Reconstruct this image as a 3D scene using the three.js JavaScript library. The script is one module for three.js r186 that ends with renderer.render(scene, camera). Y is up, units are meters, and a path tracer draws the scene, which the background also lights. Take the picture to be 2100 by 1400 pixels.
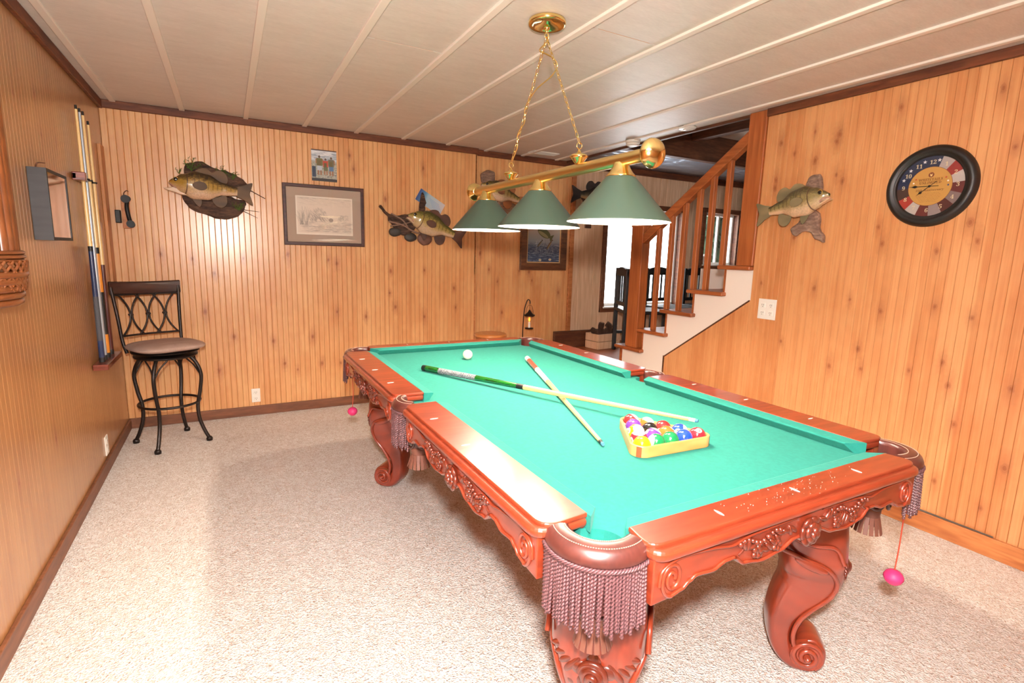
import * as THREE from 'three';
import { mergeGeometries, mergeVertices } from 'three/addons/utils/BufferGeometryUtils.js';
import { RoundedBoxGeometry } from 'three/addons/geometries/RoundedBoxGeometry.js';
import { TextGeometry } from 'three/addons/geometries/TextGeometry.js';

// ---------------------------------------------------------------- camera, sky, light, exposure
const scene = new THREE.Scene();
const camera = new THREE.PerspectiveCamera(2 * Math.atan(700 / 1067.92) * 180 / Math.PI, 1.5, 0.05, 60);
camera.rotation.order = 'YXZ';
camera.position.set(-1.2429, 1.3889, 1.944);
camera.rotation.set(-0.165566, -0.499353, 0.02661);
const renderer = new THREE.WebGLRenderer({ antialias: true });
renderer.toneMapping = THREE.LinearToneMapping;
renderer.toneMappingExposure = 1.0;
renderer.shadowMap.enabled = true;
scene.background = new THREE.Color(0.93, 0.97, 1.0);
scene.backgroundIntensity = 8.0;
const BULB = { color: 0xffe9d2, intensity: 2.9 };
// the photographer's flash: its head is turned up and bounces off the ceiling, a little light leaves straight ahead
const FLASH = new THREE.Vector3(-1.27, 1.6, 2.06);
const bounce = new THREE.SpotLight(0xf6f8ff, 620, 0, 0.72, 0.7, 2);
bounce.name = 'flash_bounce'; bounce.position.copy(FLASH).add(new THREE.Vector3(0, 0.07, 0));
bounce.target.position.set(-1.22, 3, 1.95); bounce.castShadow = true; bounce.shadow.radius = 1.5;
const direct = new THREE.SpotLight(0xfffaf4, 30, 0, 1.25, 0.5, 2);
direct.name = 'flash_direct'; direct.position.copy(FLASH).add(new THREE.Vector3(0.01, 0.02, -0.06));
direct.target.position.set(0.2, 0.9, -1.0); direct.castShadow = true; direct.shadow.radius = 2.5;
scene.add(bounce, bounce.target, direct, direct.target);

// ---------------------------------------------------------------- helpers
const V2 = (x, y) => new THREE.Vector2(x, y), V3 = (x, y, z) => new THREE.Vector3(x, y, z);
const PI = Math.PI, sin = Math.sin, cos = Math.cos;
function rng(seed) { let a = seed >>> 0; return () => { a = (a + 0x6D2B79F5) | 0; let t = Math.imul(a ^ (a >>> 15), 1 | a); t = (t + Math.imul(t ^ (t >>> 7), 61 | t)) ^ t; return ((t ^ (t >>> 14)) >>> 0) / 4294967296; }; }
function hash(x, y, s = 0) { let h = Math.imul(x | 0, 374761393) ^ Math.imul(y | 0, 668265263) ^ Math.imul(s + 11, 1274126177); h = Math.imul(h ^ (h >>> 13), 1274126177); return ((h ^ (h >>> 16)) >>> 0) / 4294967296; }
function vnoise(x, y, s = 0, px = 1 << 20, py = 1 << 20) {
  const xi = Math.floor(x), yi = Math.floor(y), fx = x - xi, fy = y - yi, u = fx * fx * (3 - 2 * fx), v = fy * fy * (3 - 2 * fy);
  const m = (a, p) => ((a % p) + p) % p, x0 = m(xi, px), x1 = m(xi + 1, px), y0 = m(yi, py), y1 = m(yi + 1, py);
  const a = hash(x0, y0, s), b = hash(x1, y0, s), c = hash(x0, y1, s), d = hash(x1, y1, s);
  return a + (b - a) * u + (c - a) * v + (a - b - c + d) * u * v;
}
const names = new Map();
function numbered(n) { const k = names.get(n) || 0; names.set(n, k + 1); return k ? n + '_' + String(k).padStart(3, '0') : n; }
function thing(name, label, category, pos = [0, 0, 0], turn = 0, group) {
  const o = new THREE.Group(); o.name = numbered(name); o.position.set(...pos); o.rotation.y = turn; o.userData = { label, category };
  if (group) o.userData.group = group; scene.add(o); return o;
}
function clean(g) {
  let q = g.index ? g.toNonIndexed() : g;
  for (const k of Object.keys(q.attributes)) if (!['position', 'normal', 'uv'].includes(k)) q.deleteAttribute(k);
  if (!q.attributes.normal) q.computeVertexNormals();
  if (!q.attributes.uv) boxUV(q);
  return q;
}
function boxUV(g, sc = 1) {
  const p = g.attributes.position, n = g.attributes.normal, uv = new Float32Array(p.count * 2);
  for (let i = 0; i < p.count; i++) {
    const ax = Math.abs(n.getX(i)), ay = Math.abs(n.getY(i)), az = Math.abs(n.getZ(i));
    const [a, b] = ay >= ax && ay >= az ? [p.getX(i), p.getZ(i)] : ax >= az ? [p.getZ(i), p.getY(i)] : [p.getX(i), p.getY(i)];
    uv[2 * i] = a * sc; uv[2 * i + 1] = b * sc;
  }
  g.setAttribute('uv', new THREE.BufferAttribute(uv, 2)); return g;
}
function join(geos) { return geos.length === 1 ? geos[0] : mergeGeometries(geos.map(clean)); }
function mesh(name, geo, mat, parent) {
  const m = new THREE.Mesh(Array.isArray(geo) ? join(geo) : geo, mat); m.castShadow = m.receiveShadow = true;
  m.name = parent ? name : numbered(name); (parent || scene).add(m); return m;
}
function tag(o, label, category, group) { Object.assign(o.userData, { label, category }); if (group) o.userData.group = group; return o; }
function struct(o, label, category) { o.userData.kind = 'structure'; if (label) o.userData.label = label; if (category) o.userData.category = category; return o; }
const box = (x0, x1, y0, y1, z0, z1) => { const g = new THREE.BoxGeometry(x1 - x0, y1 - y0, z1 - z0); g.translate((x0 + x1) / 2, (y0 + y1) / 2, (z0 + z1) / 2); return boxUV(g.toNonIndexed()); };
function rbox(x0, x1, y0, y1, z0, z1, r = 0.004, seg = 2) { r = Math.min(r, (x1 - x0) / 2.01, (y1 - y0) / 2.01, (z1 - z0) / 2.01); const g = new RoundedBoxGeometry(x1 - x0, y1 - y0, z1 - z0, seg, r); g.translate((x0 + x1) / 2, (y0 + y1) / 2, (z0 + z1) / 2); const q = g.index ? g.toNonIndexed() : g; return boxUV(q); }
function ball(x, y, z, rx, ry = rx, rz = rx, ws = 12, hs = 8) { const g = new THREE.SphereGeometry(1, ws, hs); g.scale(rx, ry, rz); g.translate(x, y, z); return g; }
function tube(pts, r, seg = 24, rad = 6, closed = false) { return new THREE.TubeGeometry(new THREE.CatmullRomCurve3(pts.map((p) => (p.isVector3 ? p : V3(...p))), closed), seg, r, rad, closed); }
function rod(a, b, r0, r1 = r0, rad = 12) { const A = V3(...a), B = V3(...b), g = new THREE.CylinderGeometry(r1, r0, A.distanceTo(B), rad, 1); g.applyQuaternion(new THREE.Quaternion().setFromUnitVectors(V3(0, 1, 0), B.clone().sub(A).normalize())); g.translate((A.x + B.x) / 2, (A.y + B.y) / 2, (A.z + B.z) / 2); return g; }
const lathe = (pts, seg = 32) => new THREE.LatheGeometry(pts.map((p) => V2(...p)), seg);
function grid(nu, nv, fn) {
  const pos = [], uv = [], idx = [];
  for (let j = 0; j <= nv; j++) for (let i = 0; i <= nu; i++) { const p = fn(i / nu, j / nv); pos.push(p[0], p[1], p[2]); uv.push(p[3] ?? i / nu, p[4] ?? j / nv); }
  for (let j = 0; j < nv; j++) for (let i = 0; i < nu; i++) { const a = j * (nu + 1) + i; idx.push(a, a + 1, a + nu + 2, a, a + nu + 2, a + nu + 1); }
  const g = new THREE.BufferGeometry(); g.setAttribute('position', new THREE.Float32BufferAttribute(pos, 3)); g.setAttribute('uv', new THREE.Float32BufferAttribute(uv, 2)); g.setIndex(idx); g.computeVertexNormals(); return g;
}
function roundPoly(pts) {           // [[a, b, radius], ...] -> Shape
  const s = new THREE.Shape(), n = pts.length;
  pts.forEach((p, i) => {
    const a = pts[(i + n - 1) % n], b = pts[(i + 1) % n], r = p[2] || 0, P = V2(p[0], p[1]);
    const da = V2(a[0] - p[0], a[1] - p[1]).normalize(), db = V2(b[0] - p[0], b[1] - p[1]).normalize(), A = P.clone().addScaledVector(da, r), B = P.clone().addScaledVector(db, r);
    if (i === 0) s.moveTo(A.x, A.y); else s.lineTo(A.x, A.y);
    if (r) s.quadraticCurveTo(P.x, P.y, B.x, B.y);
  });
  s.closePath(); return s;
}
function slab(shape, y0, y1, bevel = 0, seg = 3, cs = 8) {    // shape drawn in (x, -z), laid flat between y0 and y1
  const g = new THREE.ExtrudeGeometry(shape, { depth: y1 - y0 - 2 * bevel, bevelEnabled: bevel > 0, bevelThickness: bevel, bevelSize: bevel, bevelOffset: -bevel, bevelSegments: seg, curveSegments: cs });
  g.rotateX(-PI / 2); g.translate(0, y0 + bevel, 0); return boxUV(g);
}
function extr(shape, depth, bevel = 0, seg = 2, cs = 10) {    // shape in (x, y), from z = 0 to depth
  const g = new THREE.ExtrudeGeometry(shape, { depth: Math.max(1e-4, depth - 2 * bevel), bevelEnabled: bevel > 0, bevelThickness: bevel, bevelSize: bevel, bevelOffset: -bevel, bevelSegments: seg, curveSegments: cs });
  g.translate(0, 0, bevel); return boxUV(g);
}
function splineShape(pts, n = 60) { const c = new THREE.CatmullRomCurve3(pts.map((p) => V3(p[0], p[1], 0)), true); return new THREE.Shape(c.getPoints(n).slice(0, -1).map((p) => V2(p.x, p.y))); }
function jitter(g, amp, freq, seed) { const p = g.attributes.position; for (let i = 0; i < p.count; i++) { const x = p.getX(i) * freq, y = p.getY(i) * freq, z = p.getZ(i) * freq; p.setXYZ(i, p.getX(i) + amp * (vnoise(x + z, y, seed) - 0.5), p.getY(i) + amp * (vnoise(x - z, y, seed + 1) - 0.5), p.getZ(i) + amp * (vnoise(x, y + z, seed + 2) - 0.5)); } g.computeVertexNormals(); return g; }
const lerp = (a, b, t) => a + (b - a) * t, clamp = (x, a, b) => Math.min(b, Math.max(a, x));
function curveAt(tab, u) { for (let i = 1; i < tab.length; i++) if (u <= tab[i][0]) { const t = (u - tab[i - 1][0]) / (tab[i][0] - tab[i - 1][0]), s = t * t * (3 - 2 * t); return tab[i - 1].slice(1).map((a, k) => lerp(a, tab[i][k + 1], s)); } return tab[tab.length - 1].slice(1); }

// ---------------------------------------------------------------- textures
function dataTex(w, h, fn, srgb = true, repeat = true) {
  const d = new Uint8Array(w * h * 4);
  for (let y = 0, k = 0; y < h; y++) for (let x = 0; x < w; x++, k += 4) { const c = fn(x, y); d[k] = clamp(c[0], 0, 255); d[k + 1] = clamp(c[1], 0, 255); d[k + 2] = clamp(c[2], 0, 255); d[k + 3] = 255; }
  const t = new THREE.DataTexture(d, w, h, THREE.RGBAFormat); if (srgb) t.colorSpace = THREE.SRGBColorSpace;
  t.magFilter = THREE.LinearFilter; t.minFilter = THREE.LinearMipmapLinearFilter; t.generateMipmaps = true; t.wrapS = t.wrapT = repeat ? THREE.RepeatWrapping : THREE.ClampToEdgeWrapping; t.needsUpdate = true; return t;
}
function canvasTex(w, h, draw) { const c = document.createElement('canvas'); c.width = w; c.height = h; draw(c.getContext('2d'), w, h); const t = new THREE.CanvasTexture(c); t.colorSpace = THREE.SRGBColorSpace; return t; }
const mix3 = (a, b, t) => [lerp(a[0], b[0], t), lerp(a[1], b[1], t), lerp(a[2], b[2], t)];
const PITCH = 0.041;
// knotty pine sheet for one wall, in metres: u along the wall, v up
function pineTex(W, Hh, px, py, light, dark, knots, seed, board, gf = 260, amp = 0.7) {
  const kc = [150, 84, 46];
  const img = dataTex(px, py, (x, y) => {
    const u = x / px * W, v = y / py * Hh, b = Math.floor(u / PITCH), bd = Math.floor(b / board);
    const tone = (hash(bd, 3, seed) - 0.5) * amp + (hash(b, 9, seed) - 0.5) * 0.16;
    const off = hash(bd, 5, seed) * 50;
    const g1 = vnoise(u * gf + off, v * 2.2 + off, seed), g2 = vnoise(u * 90, v * 1.1 + off, seed + 1), fl = vnoise(u * 14 + off, v * 5, seed + 2), fl2 = vnoise(u * 45, v * 22 + off, seed + 4);
    const t = clamp(0.34 + tone * 0.42 + (g1 - 0.5) * 0.34 + (g2 - 0.5) * 0.36 + (fl - 0.5) * 0.4 + (fl2 - 0.5) * 0.18, 0, 1);
    return mix3(light, dark, t);
  }, true, false);
  const d = img.image.data, R = rng(seed + 77);
  for (const [ku, kv] of knots) {
    const r = 0.009 + R() * 0.007, st = 1.25 + R() * 0.7, sw = 2.6 + R() * 1.6, x0 = Math.floor((ku - 0.06) / W * px), x1 = Math.ceil((ku + 0.06) / W * px), y0 = Math.floor((kv - 0.14) / Hh * py), y1 = Math.ceil((kv + 0.14) / Hh * py);
    for (let y = y0; y <= y1; y++) for (let x = x0; x <= x1; x++) {
      if (x < 0 || y < 0 || x >= px || y >= py) continue;
      const du = x / px * W - ku, dv = y / py * Hh - kv, wob = 1 + 0.35 * (vnoise(x * 0.22, y * 0.16, seed + 5) - 0.5);
      const a = Math.hypot(du / r, dv / (r * st)) * wob, h = Math.hypot(du / (r * 1.9), dv / (r * sw * 1.4)) * wob;
      let t = a < 1 ? 0.8 - 0.35 * Math.abs(sin(a * 9)) * a : 0; t = Math.max(t, 0.5 * Math.max(0, 1 - h * 0.62) ** 1.3);
      if (t <= 0) continue; const k = 4 * (y * px + x);
      for (let c = 0; c < 3; c++) d[k + c] = clamp(lerp(d[k + c], kc[c] + (a < 0.45 ? -12 : 8), t), 0, 255);
    }
  }
  return img;
}
function grainTex(light, dark, seed, w = 512, h = 512, fu = 6, fv = 64) {   // grain runs along u; tiles
  return dataTex(w, h, (x, y) => { const u = x / w, v = y / h, n = 0.5 * vnoise(u * fu, v * fv, seed, fu, fv) + 0.3 * vnoise(u * fu * 4, v * fv * 2, seed + 1, fu * 4, fv * 2) + 0.2 * vnoise(u * 3, v * 9, seed + 2, 3, 9); return mix3(light, dark, clamp((n - 0.5) * 1.7 + 0.5, 0, 1)); });
}
const std = (o) => new THREE.MeshPhysicalMaterial(o);

const KB = [[-0.86, 0.42], [-0.76, 0.36], [-0.56, 0.4], [-0.4, 0.39], [-0.22, 0.33], [-0.8, 1.34], [-0.48, 1.3], [-0.28, 2.18], [-0.25, 2.07], [0.37, 2.14], [0.05, 1.01], [0.68, 1.05], [0.7, 0.86], [-0.41, 1.27], [0.02, 1.84], [0.06, 1.21], [0.38, 1.22], [0.1, 0.88], [-0.94, 0.62], [-1.23, 0.67], [-1.42, 0.88], [-1.68, 1.32], [-1.48, 1.29], [-1.34, 1.18], [-1.13, 1.3], [-0.42, 0.85], [-0.17, 0.8], [0.38, 0.78], [-1.35, 0.4], [-0.63, 0.64],
  [1.08, 1.23], [1.18, 1.11], [1.43, 1.22], [1.55, 1.21], [1.59, 1.12], [1.63, 1.38], [1.94, 1.31], [1.0, 1.63], [1.27, 1.88], [1.47, 1.84], [0.98, 1.39], [1.24, 0.79], [1.6, 0.78], [1.93, 0.99]];
const KR = [[-0.34, 2.14], [-0.24, 2.06], [-0.12, 2.17], [0.03, 2.13], [0.02, 2.09], [-0.1, 2.0], [0.04, 1.9], [0.08, 1.86], [0.31, 1.59], [0.34, 1.5], [0.72, 1.6], [0.76, 1.51], [-0.18, 1.54], [0.21, 1.18], [0.38, 1.13], [0.63, 1.18], [0.79, 1.14], [0.7, 0.9], [0.74, 0.79], [0.56, 0.83], [0.98, 0.83], [0.29, 0.9], [0.32, 0.79], [0.6, 1.46], [-0.35, 1.91], [-0.35, 1.86], [-0.01, 1.23], [-0.38, 1.24], [0.79, 0.6], [1.01, 0.45], [0.75, 0.28], [0.95, 0.22], [0.14, 0.77], [-0.19, 0.87], [0.84, 1.93], [0.76, 2.2], [0.34, 2.21]];
const KL = [[-1.0, 1.98], [-1.3, 2.05], [-1.27, 2.31], [-1.34, 1.88], [-1.58, 1.89], [-2.0, 2.06], [-2.19, 2.1], [-1.68, 1.33], [-1.45, 1.26], [-0.91, 1.22], [-1.14, 1.18], [-1.65, 1.15], [-1.01, 0.51], [-0.52, 0.5]];

const CEIL = 2.372, ZB = -2.79, ZB2 = -2.845, XL = -1.97, XR = 1.94;
const M = {};
const lac = { roughness: 0.5, clearcoat: 1, clearcoatRoughness: 0.25 };
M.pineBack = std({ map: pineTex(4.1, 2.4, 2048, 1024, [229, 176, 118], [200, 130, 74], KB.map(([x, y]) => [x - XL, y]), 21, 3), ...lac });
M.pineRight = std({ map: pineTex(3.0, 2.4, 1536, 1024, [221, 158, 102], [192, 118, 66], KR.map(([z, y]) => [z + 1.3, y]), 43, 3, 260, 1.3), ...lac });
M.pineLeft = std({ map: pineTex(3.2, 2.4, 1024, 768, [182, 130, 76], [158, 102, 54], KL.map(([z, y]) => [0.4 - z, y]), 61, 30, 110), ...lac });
M.groove = std({ color: 0xa8683e, roughness: 0.7 });
M.walnut = std({ map: grainTex([112, 68, 44], [70, 38, 22], 5), roughness: 0.5 });
M.trimDark = std({ map: grainTex([120, 66, 38], [78, 40, 22], 6), roughness: 0.6 });
M.base = std({ map: grainTex([130, 82, 54], [98, 58, 36], 7), roughness: 0.5 });
M.baseLight = std({ map: grainTex([200, 130, 76], [160, 92, 48], 8), roughness: 0.5 });
M.oakUp = std({ map: grainTex([184, 106, 56], [150, 78, 36], 10, 512, 512, 64, 5), roughness: 0.42, clearcoat: 0.2, clearcoatRoughness: 0.3 });
M.oak = std({ map: grainTex([180, 102, 54], [144, 74, 34], 9), roughness: 0.42, clearcoat: 0.2, clearcoatRoughness: 0.3 });
M.ceil = std({ map: dataTex(1024, 1024, (x, y) => { const u = x / 1024, v = y / 1024, n = 0.45 * vnoise(u * 60, v * 300, 31, 60, 300) + 0.35 * vnoise(u * 10, v * 40, 32, 10, 40) + 0.2 * vnoise(u * 5, v * 6, 33, 5, 6); return mix3([227, 217, 208], [207, 196, 186], n); }), roughness: 0.5, clearcoat: 0.12, clearcoatRoughness: 0.32 });
M.batten = std({ color: 0xe9dccf, roughness: 0.5 });
M.seam = std({ color: 0xc8874e, roughness: 0.8 });
M.carpet = (() => {
  const f = (x, y) => { const u = x / 1024, v = y / 1024; return 0.45 * vnoise(u * 250, v * 250, 71, 250, 250) + 0.35 * vnoise(u * 420, v * 420, 72, 420, 420) + 0.2 * vnoise(u * 60, v * 60, 73, 60, 60); };
  const map = dataTex(1024, 1024, (x, y) => { const n = f(x, y), w = vnoise(x / 1024 * 9, y / 1024 * 9, 74, 9, 9), k = vnoise(x / 1024 * 230, y / 1024 * 230, 75, 230, 230); let c = mix3([204, 191, 180], [250, 249, 247], clamp((n - 0.3) * 2.6, 0, 1)); if (k > 0.86) c = mix3(c, [160, 116, 88], 0.7); return mix3(c, [235, 228, 222], 0.18 + 0.12 * w); });
  const bump = dataTex(1024, 1024, (x, y) => { const n = f(x, y) * 255; return [n, n, n]; }, false);
  for (const t of [map, bump]) t.repeat.set(1 / 1.1, 1 / 1.1);
  return std({ map, bumpMap: bump, bumpScale: 0.008, roughness: 1, sheen: 0.3, sheenRoughness: 0.8 });
})();
M.white = std({ color: 0xf4efe8, roughness: 0.55 });
M.plastic = std({ color: 0xf3efe6, roughness: 0.3 });
M.stringer = std({ color: 0xfaeee2, roughness: 0.5 });
M.beige = std({ color: 0xcdbfae, roughness: 0.8 });
M.panelBoard = std({ map: grainTex([236, 200, 166], [214, 172, 134], 12, 512, 512, 64, 6), roughness: 0.5 });
M.mahogany = (() => { const map = grainTex([152, 60, 35], [116, 42, 23], 14, 512, 512, 4, 40); map.repeat.set(1.6, 1.6); return std({ map, roughness: 0.34, clearcoat: 0.8, clearcoatRoughness: 0.13 }); })();
M.mahoganyDark = (() => { const map = grainTex([112, 44, 26], [78, 28, 16], 15, 512, 512, 4, 40); map.repeat.set(1.6, 1.6); return std({ map, roughness: 0.3, clearcoat: 0.7, clearcoatRoughness: 0.15 }); })();
M.cloth = (() => { const map = dataTex(512, 512, (x, y) => { const n = 0.6 * hash(x, y, 81) + 0.4 * vnoise(x / 14, y / 14, 82, 37, 37); return mix3([14, 107, 95], [25, 127, 114], n); }); map.repeat.set(3, 3); return std({ map, roughness: 0.95, sheen: 0.25, sheenRoughness: 0.6, sheenColor: new THREE.Color(0.4, 0.9, 0.8) }); })();
M.leather = std({ map: dataTex(256, 256, (x, y) => { const n = 0.5 * vnoise(x / 5, y / 5, 84, 51, 51) + 0.5 * vnoise(x / 30, y / 30, 85, 8, 8); return mix3([92, 46, 38], [64, 30, 26], n); }), roughness: 0.34, clearcoat: 0.3, clearcoatRoughness: 0.3 });
M.leatherTan = std({ color: 0x74483a, roughness: 0.5 });
M.stitch = std({ color: 0xc9a592, roughness: 0.8 });
M.fringe = std({ color: 0x563638, roughness: 0.5 });
M.pearl = std({ color: 0xf7f3ec, roughness: 0.2, clearcoat: 0.8 });
M.brass = std({ color: 0xf0d48e, metalness: 1, roughness: 0.15 });
M.brassSatin = std({ color: 0xeed28e, metalness: 1, roughness: 0.28 });
M.shade = std({ color: 0x374a3d, roughness: 0.45, clearcoat: 0.3, clearcoatRoughness: 0.35 });
M.shadeIn = std({ color: 0xf6f4ee, roughness: 0.6 });
M.blackMetal = std({ color: 0x2b2320, roughness: 0.4, metalness: 0.6 });
M.blackPaint = std({ color: 0x120f0e, roughness: 0.5, clearcoat: 0.12, clearcoatRoughness: 0.3 });
M.black = std({ color: 0x0a0908, roughness: 0.55 });
M.glass = std({ color: 0xffffff, roughness: 0.02, transmission: 1, thickness: 0, ior: 1.45 });

// ---------------------------------------------------------------- room shell
// one tongue of beadboard: u along the wall, v up, d out of the wall; lower and upper ends may slope
function beadGeo(u0, u1, lo, hi, at, uvAt, t = 0.009, c = 0.0034) {
  const prof = [[u0 + 0.0004, -t], [u0 + 0.0004, -c], [u0 + c, 0], [u1 - c, 0], [u1 - 0.0004, -c], [u1 - 0.0004, -t]], pos = [], uv = [];
  const put = (u, v, d) => { pos.push(...at(u, v, d)); uv.push(...uvAt(u, v)); };
  for (let i = 0; i < 5; i++) { const [a, da] = prof[i], [b, db] = prof[i + 1]; put(a, lo(a), da); put(b, lo(b), db); put(b, hi(b), db); put(a, lo(a), da); put(b, hi(b), db); put(a, hi(a), da); }
  for (const f of [lo, hi]) for (let i = 1; i < 5; i++) { put(prof[0][0], f(prof[0][0]), prof[0][1]); put(prof[i][0], f(prof[i][0]), prof[i][1]); put(prof[i + 1][0], f(prof[i + 1][0]), prof[i + 1][1]); }
  const g = new THREE.BufferGeometry(); g.setAttribute('position', new THREE.Float32BufferAttribute(pos, 3)); g.setAttribute('uv', new THREE.Float32BufferAttribute(uv, 2)); g.computeVertexNormals(); return g;
}
function beads(parent, mat, from, to, lo, hi, at, uvAt, t, c) {
  const n = Math.round((to - from) / PITCH), w = (to - from) / n;
  for (let i = 0; i < n; i++) mesh('bead_board', beadGeo(from + i * w, from + (i + 1) * w, lo, hi, at, uvAt, t, c), mat, parent);
}
const K0 = () => 0, KC = () => CEIL;

const floor = mesh('floor', box(-2.1, 2.06, -0.1, 0, -3.0, 3.7), M.carpet); struct(floor, 'speckled beige carpet covering the floor', 'carpet');

const wallBack = mesh('wall_back', [box(-2.1, 0.905, 0, CEIL, -2.95, ZB - 0.008), box(0.905, 2.1, 0, CEIL, -2.95, ZB2 - 0.008)], M.groove); struct(wallBack, 'knotty pine beadboard back wall with fish mounts', 'wall');
beads(wallBack, M.pineBack, XL, 0.905, K0, KC, (u, v, d) => [u, v, ZB + d], (u, v) => [(u - XL) / 4.1, v / 2.4]);
beads(wallBack, M.pineBack, 0.905, 2.05, K0, KC, (u, v, d) => [u, v, ZB2 + d], (u, v) => [(u - XL) / 4.1, v / 2.4]);
mesh('corner_return', box(0.895, 0.909, 0, CEIL, ZB2, ZB), M.baseLight, wallBack);

const wallLeft = mesh('wall_left', box(-2.1, XL - 0.008, 0, CEIL, -2.95, 3.7), M.groove); struct(wallLeft, 'smooth yellowish pine panelled left wall', 'wall');
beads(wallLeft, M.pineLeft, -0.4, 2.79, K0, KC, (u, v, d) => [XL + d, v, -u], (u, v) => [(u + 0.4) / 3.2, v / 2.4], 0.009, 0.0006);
mesh('sheet_panel', box(XL - 0.008, XL, 0, CEIL, 0.4, 3.6), M.baseLight, wallLeft);

// right wall ends at the stair post; below the stairs the panelling stops on a slope
const slopeY = (z) => lerp(0.581, 1.112, (z + 1.217) / (1.217 - 0.459));
const wallRight = mesh('wall_right', box(XR + 0.008, XR + 0.1, 0, CEIL, -0.452, 3.7), M.groove); struct(wallRight, 'orange knotty pine beadboard right wall with clock', 'wall');
beads(wallRight, M.pineRight, -0.45, 1.6, K0, KC, (u, v, d) => [XR - d, v, u], (u, v) => [(u + 1.3) / 3.0, v / 2.4], 0.009, 0.0022);
beads(wallRight, M.pineRight, -1.217, -0.45, K0, (u) => slopeY(u), (u, v, d) => [XR - d, v, u], (u, v) => [(u + 1.3) / 3.0, v / 2.4], 0.009, 0.0012);
mesh('sheet_panel', box(XR, XR + 0.008, 0, CEIL, 1.6, 3.6), M.baseLight, wallRight);
mesh('end_trim', box(XR - 0.004, XR + 0.012, 0, 0.585, -1.229, -1.215), M.walnut, wallRight);
mesh('end_trim', rod([XR, slopeY(-1.222), -1.222], [XR, slopeY(-0.455), -0.455], 0.006, 0.006, 6), M.walnut, wallRight);
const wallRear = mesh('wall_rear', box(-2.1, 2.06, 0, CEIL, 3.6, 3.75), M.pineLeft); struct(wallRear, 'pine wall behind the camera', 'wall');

// ceiling of smooth panels between painted battens
const ceiling = mesh('ceiling', box(-2.1, 2.06, CEIL + 0.012, CEIL + 0.12, -3.0, 3.75), M.seam); struct(ceiling, 'low off-white panelled ceiling with painted battens', 'ceiling');
const ribs = [-1.885, -1.475, -1.058, -0.635, -0.225, 0.183, 0.6, 1.012, 1.42, 1.825];
const cuts = [-2.0, ...ribs, 1.975];
const splits = { 4: -0.707, 6: -0.066 };      // panels whose butt joint shows as a thin gap
for (let i = 0; i + 1 < cuts.length; i++) {
  const zs = splits[i] !== undefined ? [-2.95, splits[i] - 0.0025, splits[i] + 0.0025, 3.65] : [-2.95, 3.65];
  for (let k = 0; k < zs.length; k += 2) mesh('ceiling_panel', box(cuts[i] + 0.002, cuts[i + 1] - 0.002, CEIL, CEIL + 0.012, zs[k], zs[k + 1]), M.ceil, ceiling);
  if (zs.length > 2) mesh('joint_strip', box(cuts[i] + 0.06, cuts[i + 1] - 0.06, CEIL + 0.0008, CEIL + 0.012, zs[1], zs[2]), M.seam, ceiling);
}
for (const x of ribs) mesh('batten', rbox(x - 0.018, x + 0.018, CEIL - 0.011, CEIL + 0.004, ZB - 0.05, 3.6, 0.004), M.batten, ceiling);

// dark crown trim and baseboards
let tn = 1;
const trim = (geo, mat, label) => struct(mesh('trim_' + tn++, geo, mat), label, 'trim');
trim(rbox(XL, 0.915, CEIL - 0.055, CEIL, ZB, ZB + 0.022, 0.006), M.trimDark, 'dark brown crown trim along the back wall');
trim(rbox(0.9, 2.07, CEIL - 0.055, CEIL, ZB2, ZB2 + 0.022, 0.006), M.trimDark, 'dark crown trim on the recessed end of the back wall');
trim(rbox(XL, XL + 0.024, CEIL - 0.06, CEIL, ZB, 3.6, 0.006), M.trimDark, 'dark brown crown trim along the left wall');
trim(rbox(XR - 0.024, XR, CEIL - 0.05, CEIL, -0.45, 3.6, 0.006), M.trimDark, 'dark brown crown trim above the clock wall');
trim(rbox(2.05, 2.1, 0, CEIL, ZB2 - 0.03, ZB2 + 0.018, 0.005), M.baseLight, 'slim pine corner strip ending the back wall');
struct(mesh('baseboard_back', rbox(XL, 2.05, 0, 0.078, ZB2, ZB + 0.016, 0.004), M.base), 'brown baseboard along the back wall', 'baseboard');
struct(mesh('baseboard_left', rbox(XL, XL + 0.016, 0, 0.078, ZB, 3.6, 0.004), M.base), 'brown baseboard along the left wall', 'baseboard');
struct(mesh('baseboard_right', rbox(XR - 0.016, XR, 0, 0.1, -1.217, 3.6, 0.004), M.baseLight), 'pine baseboard under the clock wall', 'baseboard');

// ---------------------------------------------------------------- the raised room beyond the stairs
const FL = 0.4, ZP = -2.9;
struct(mesh('floor', [box(1.8, 6.6, FL - 0.05, FL, ZP, -1.62), box(2.95, 6.6, FL - 0.05, FL, -1.62, -0.3), box(1.8, 6.6, 0, FL - 0.05, ZP, -1.78), box(2.95, 6.6, 0, FL - 0.05, -1.78, -0.3)], M.oak), 'brown wooden floor of the raised room beyond the stairs', 'floor');
const W1 = { x0: 2.6, x1: 3.76, y0: 0.81, y1: 1.95 }, W2 = { x0: 4.17, x1: 4.78, y0: 1.32, y1: 1.98 };
const wp = mesh('wall_beyond', [box(2.1, W1.x0, 0, 2.75, -3.05, ZP - 0.006), box(W1.x0, W1.x1, 0, W1.y0, -3.05, ZP - 0.006), box(W1.x0, W1.x1, W1.y1, 2.75, -3.05, ZP - 0.006), box(W1.x1, W2.x0, 0, 2.75, -3.05, ZP - 0.006), box(W2.x0, W2.x1, 0, W2.y0, -3.05, ZP - 0.006), box(W2.x0, W2.x1, W2.y1, 2.75, -3.05, ZP - 0.006), box(W2.x1, 6.6, 0, 2.75, -3.05, ZP - 0.006)], M.trimDark);
struct(wp, 'pale grooved panelling beyond the stairs', 'wall');
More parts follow.
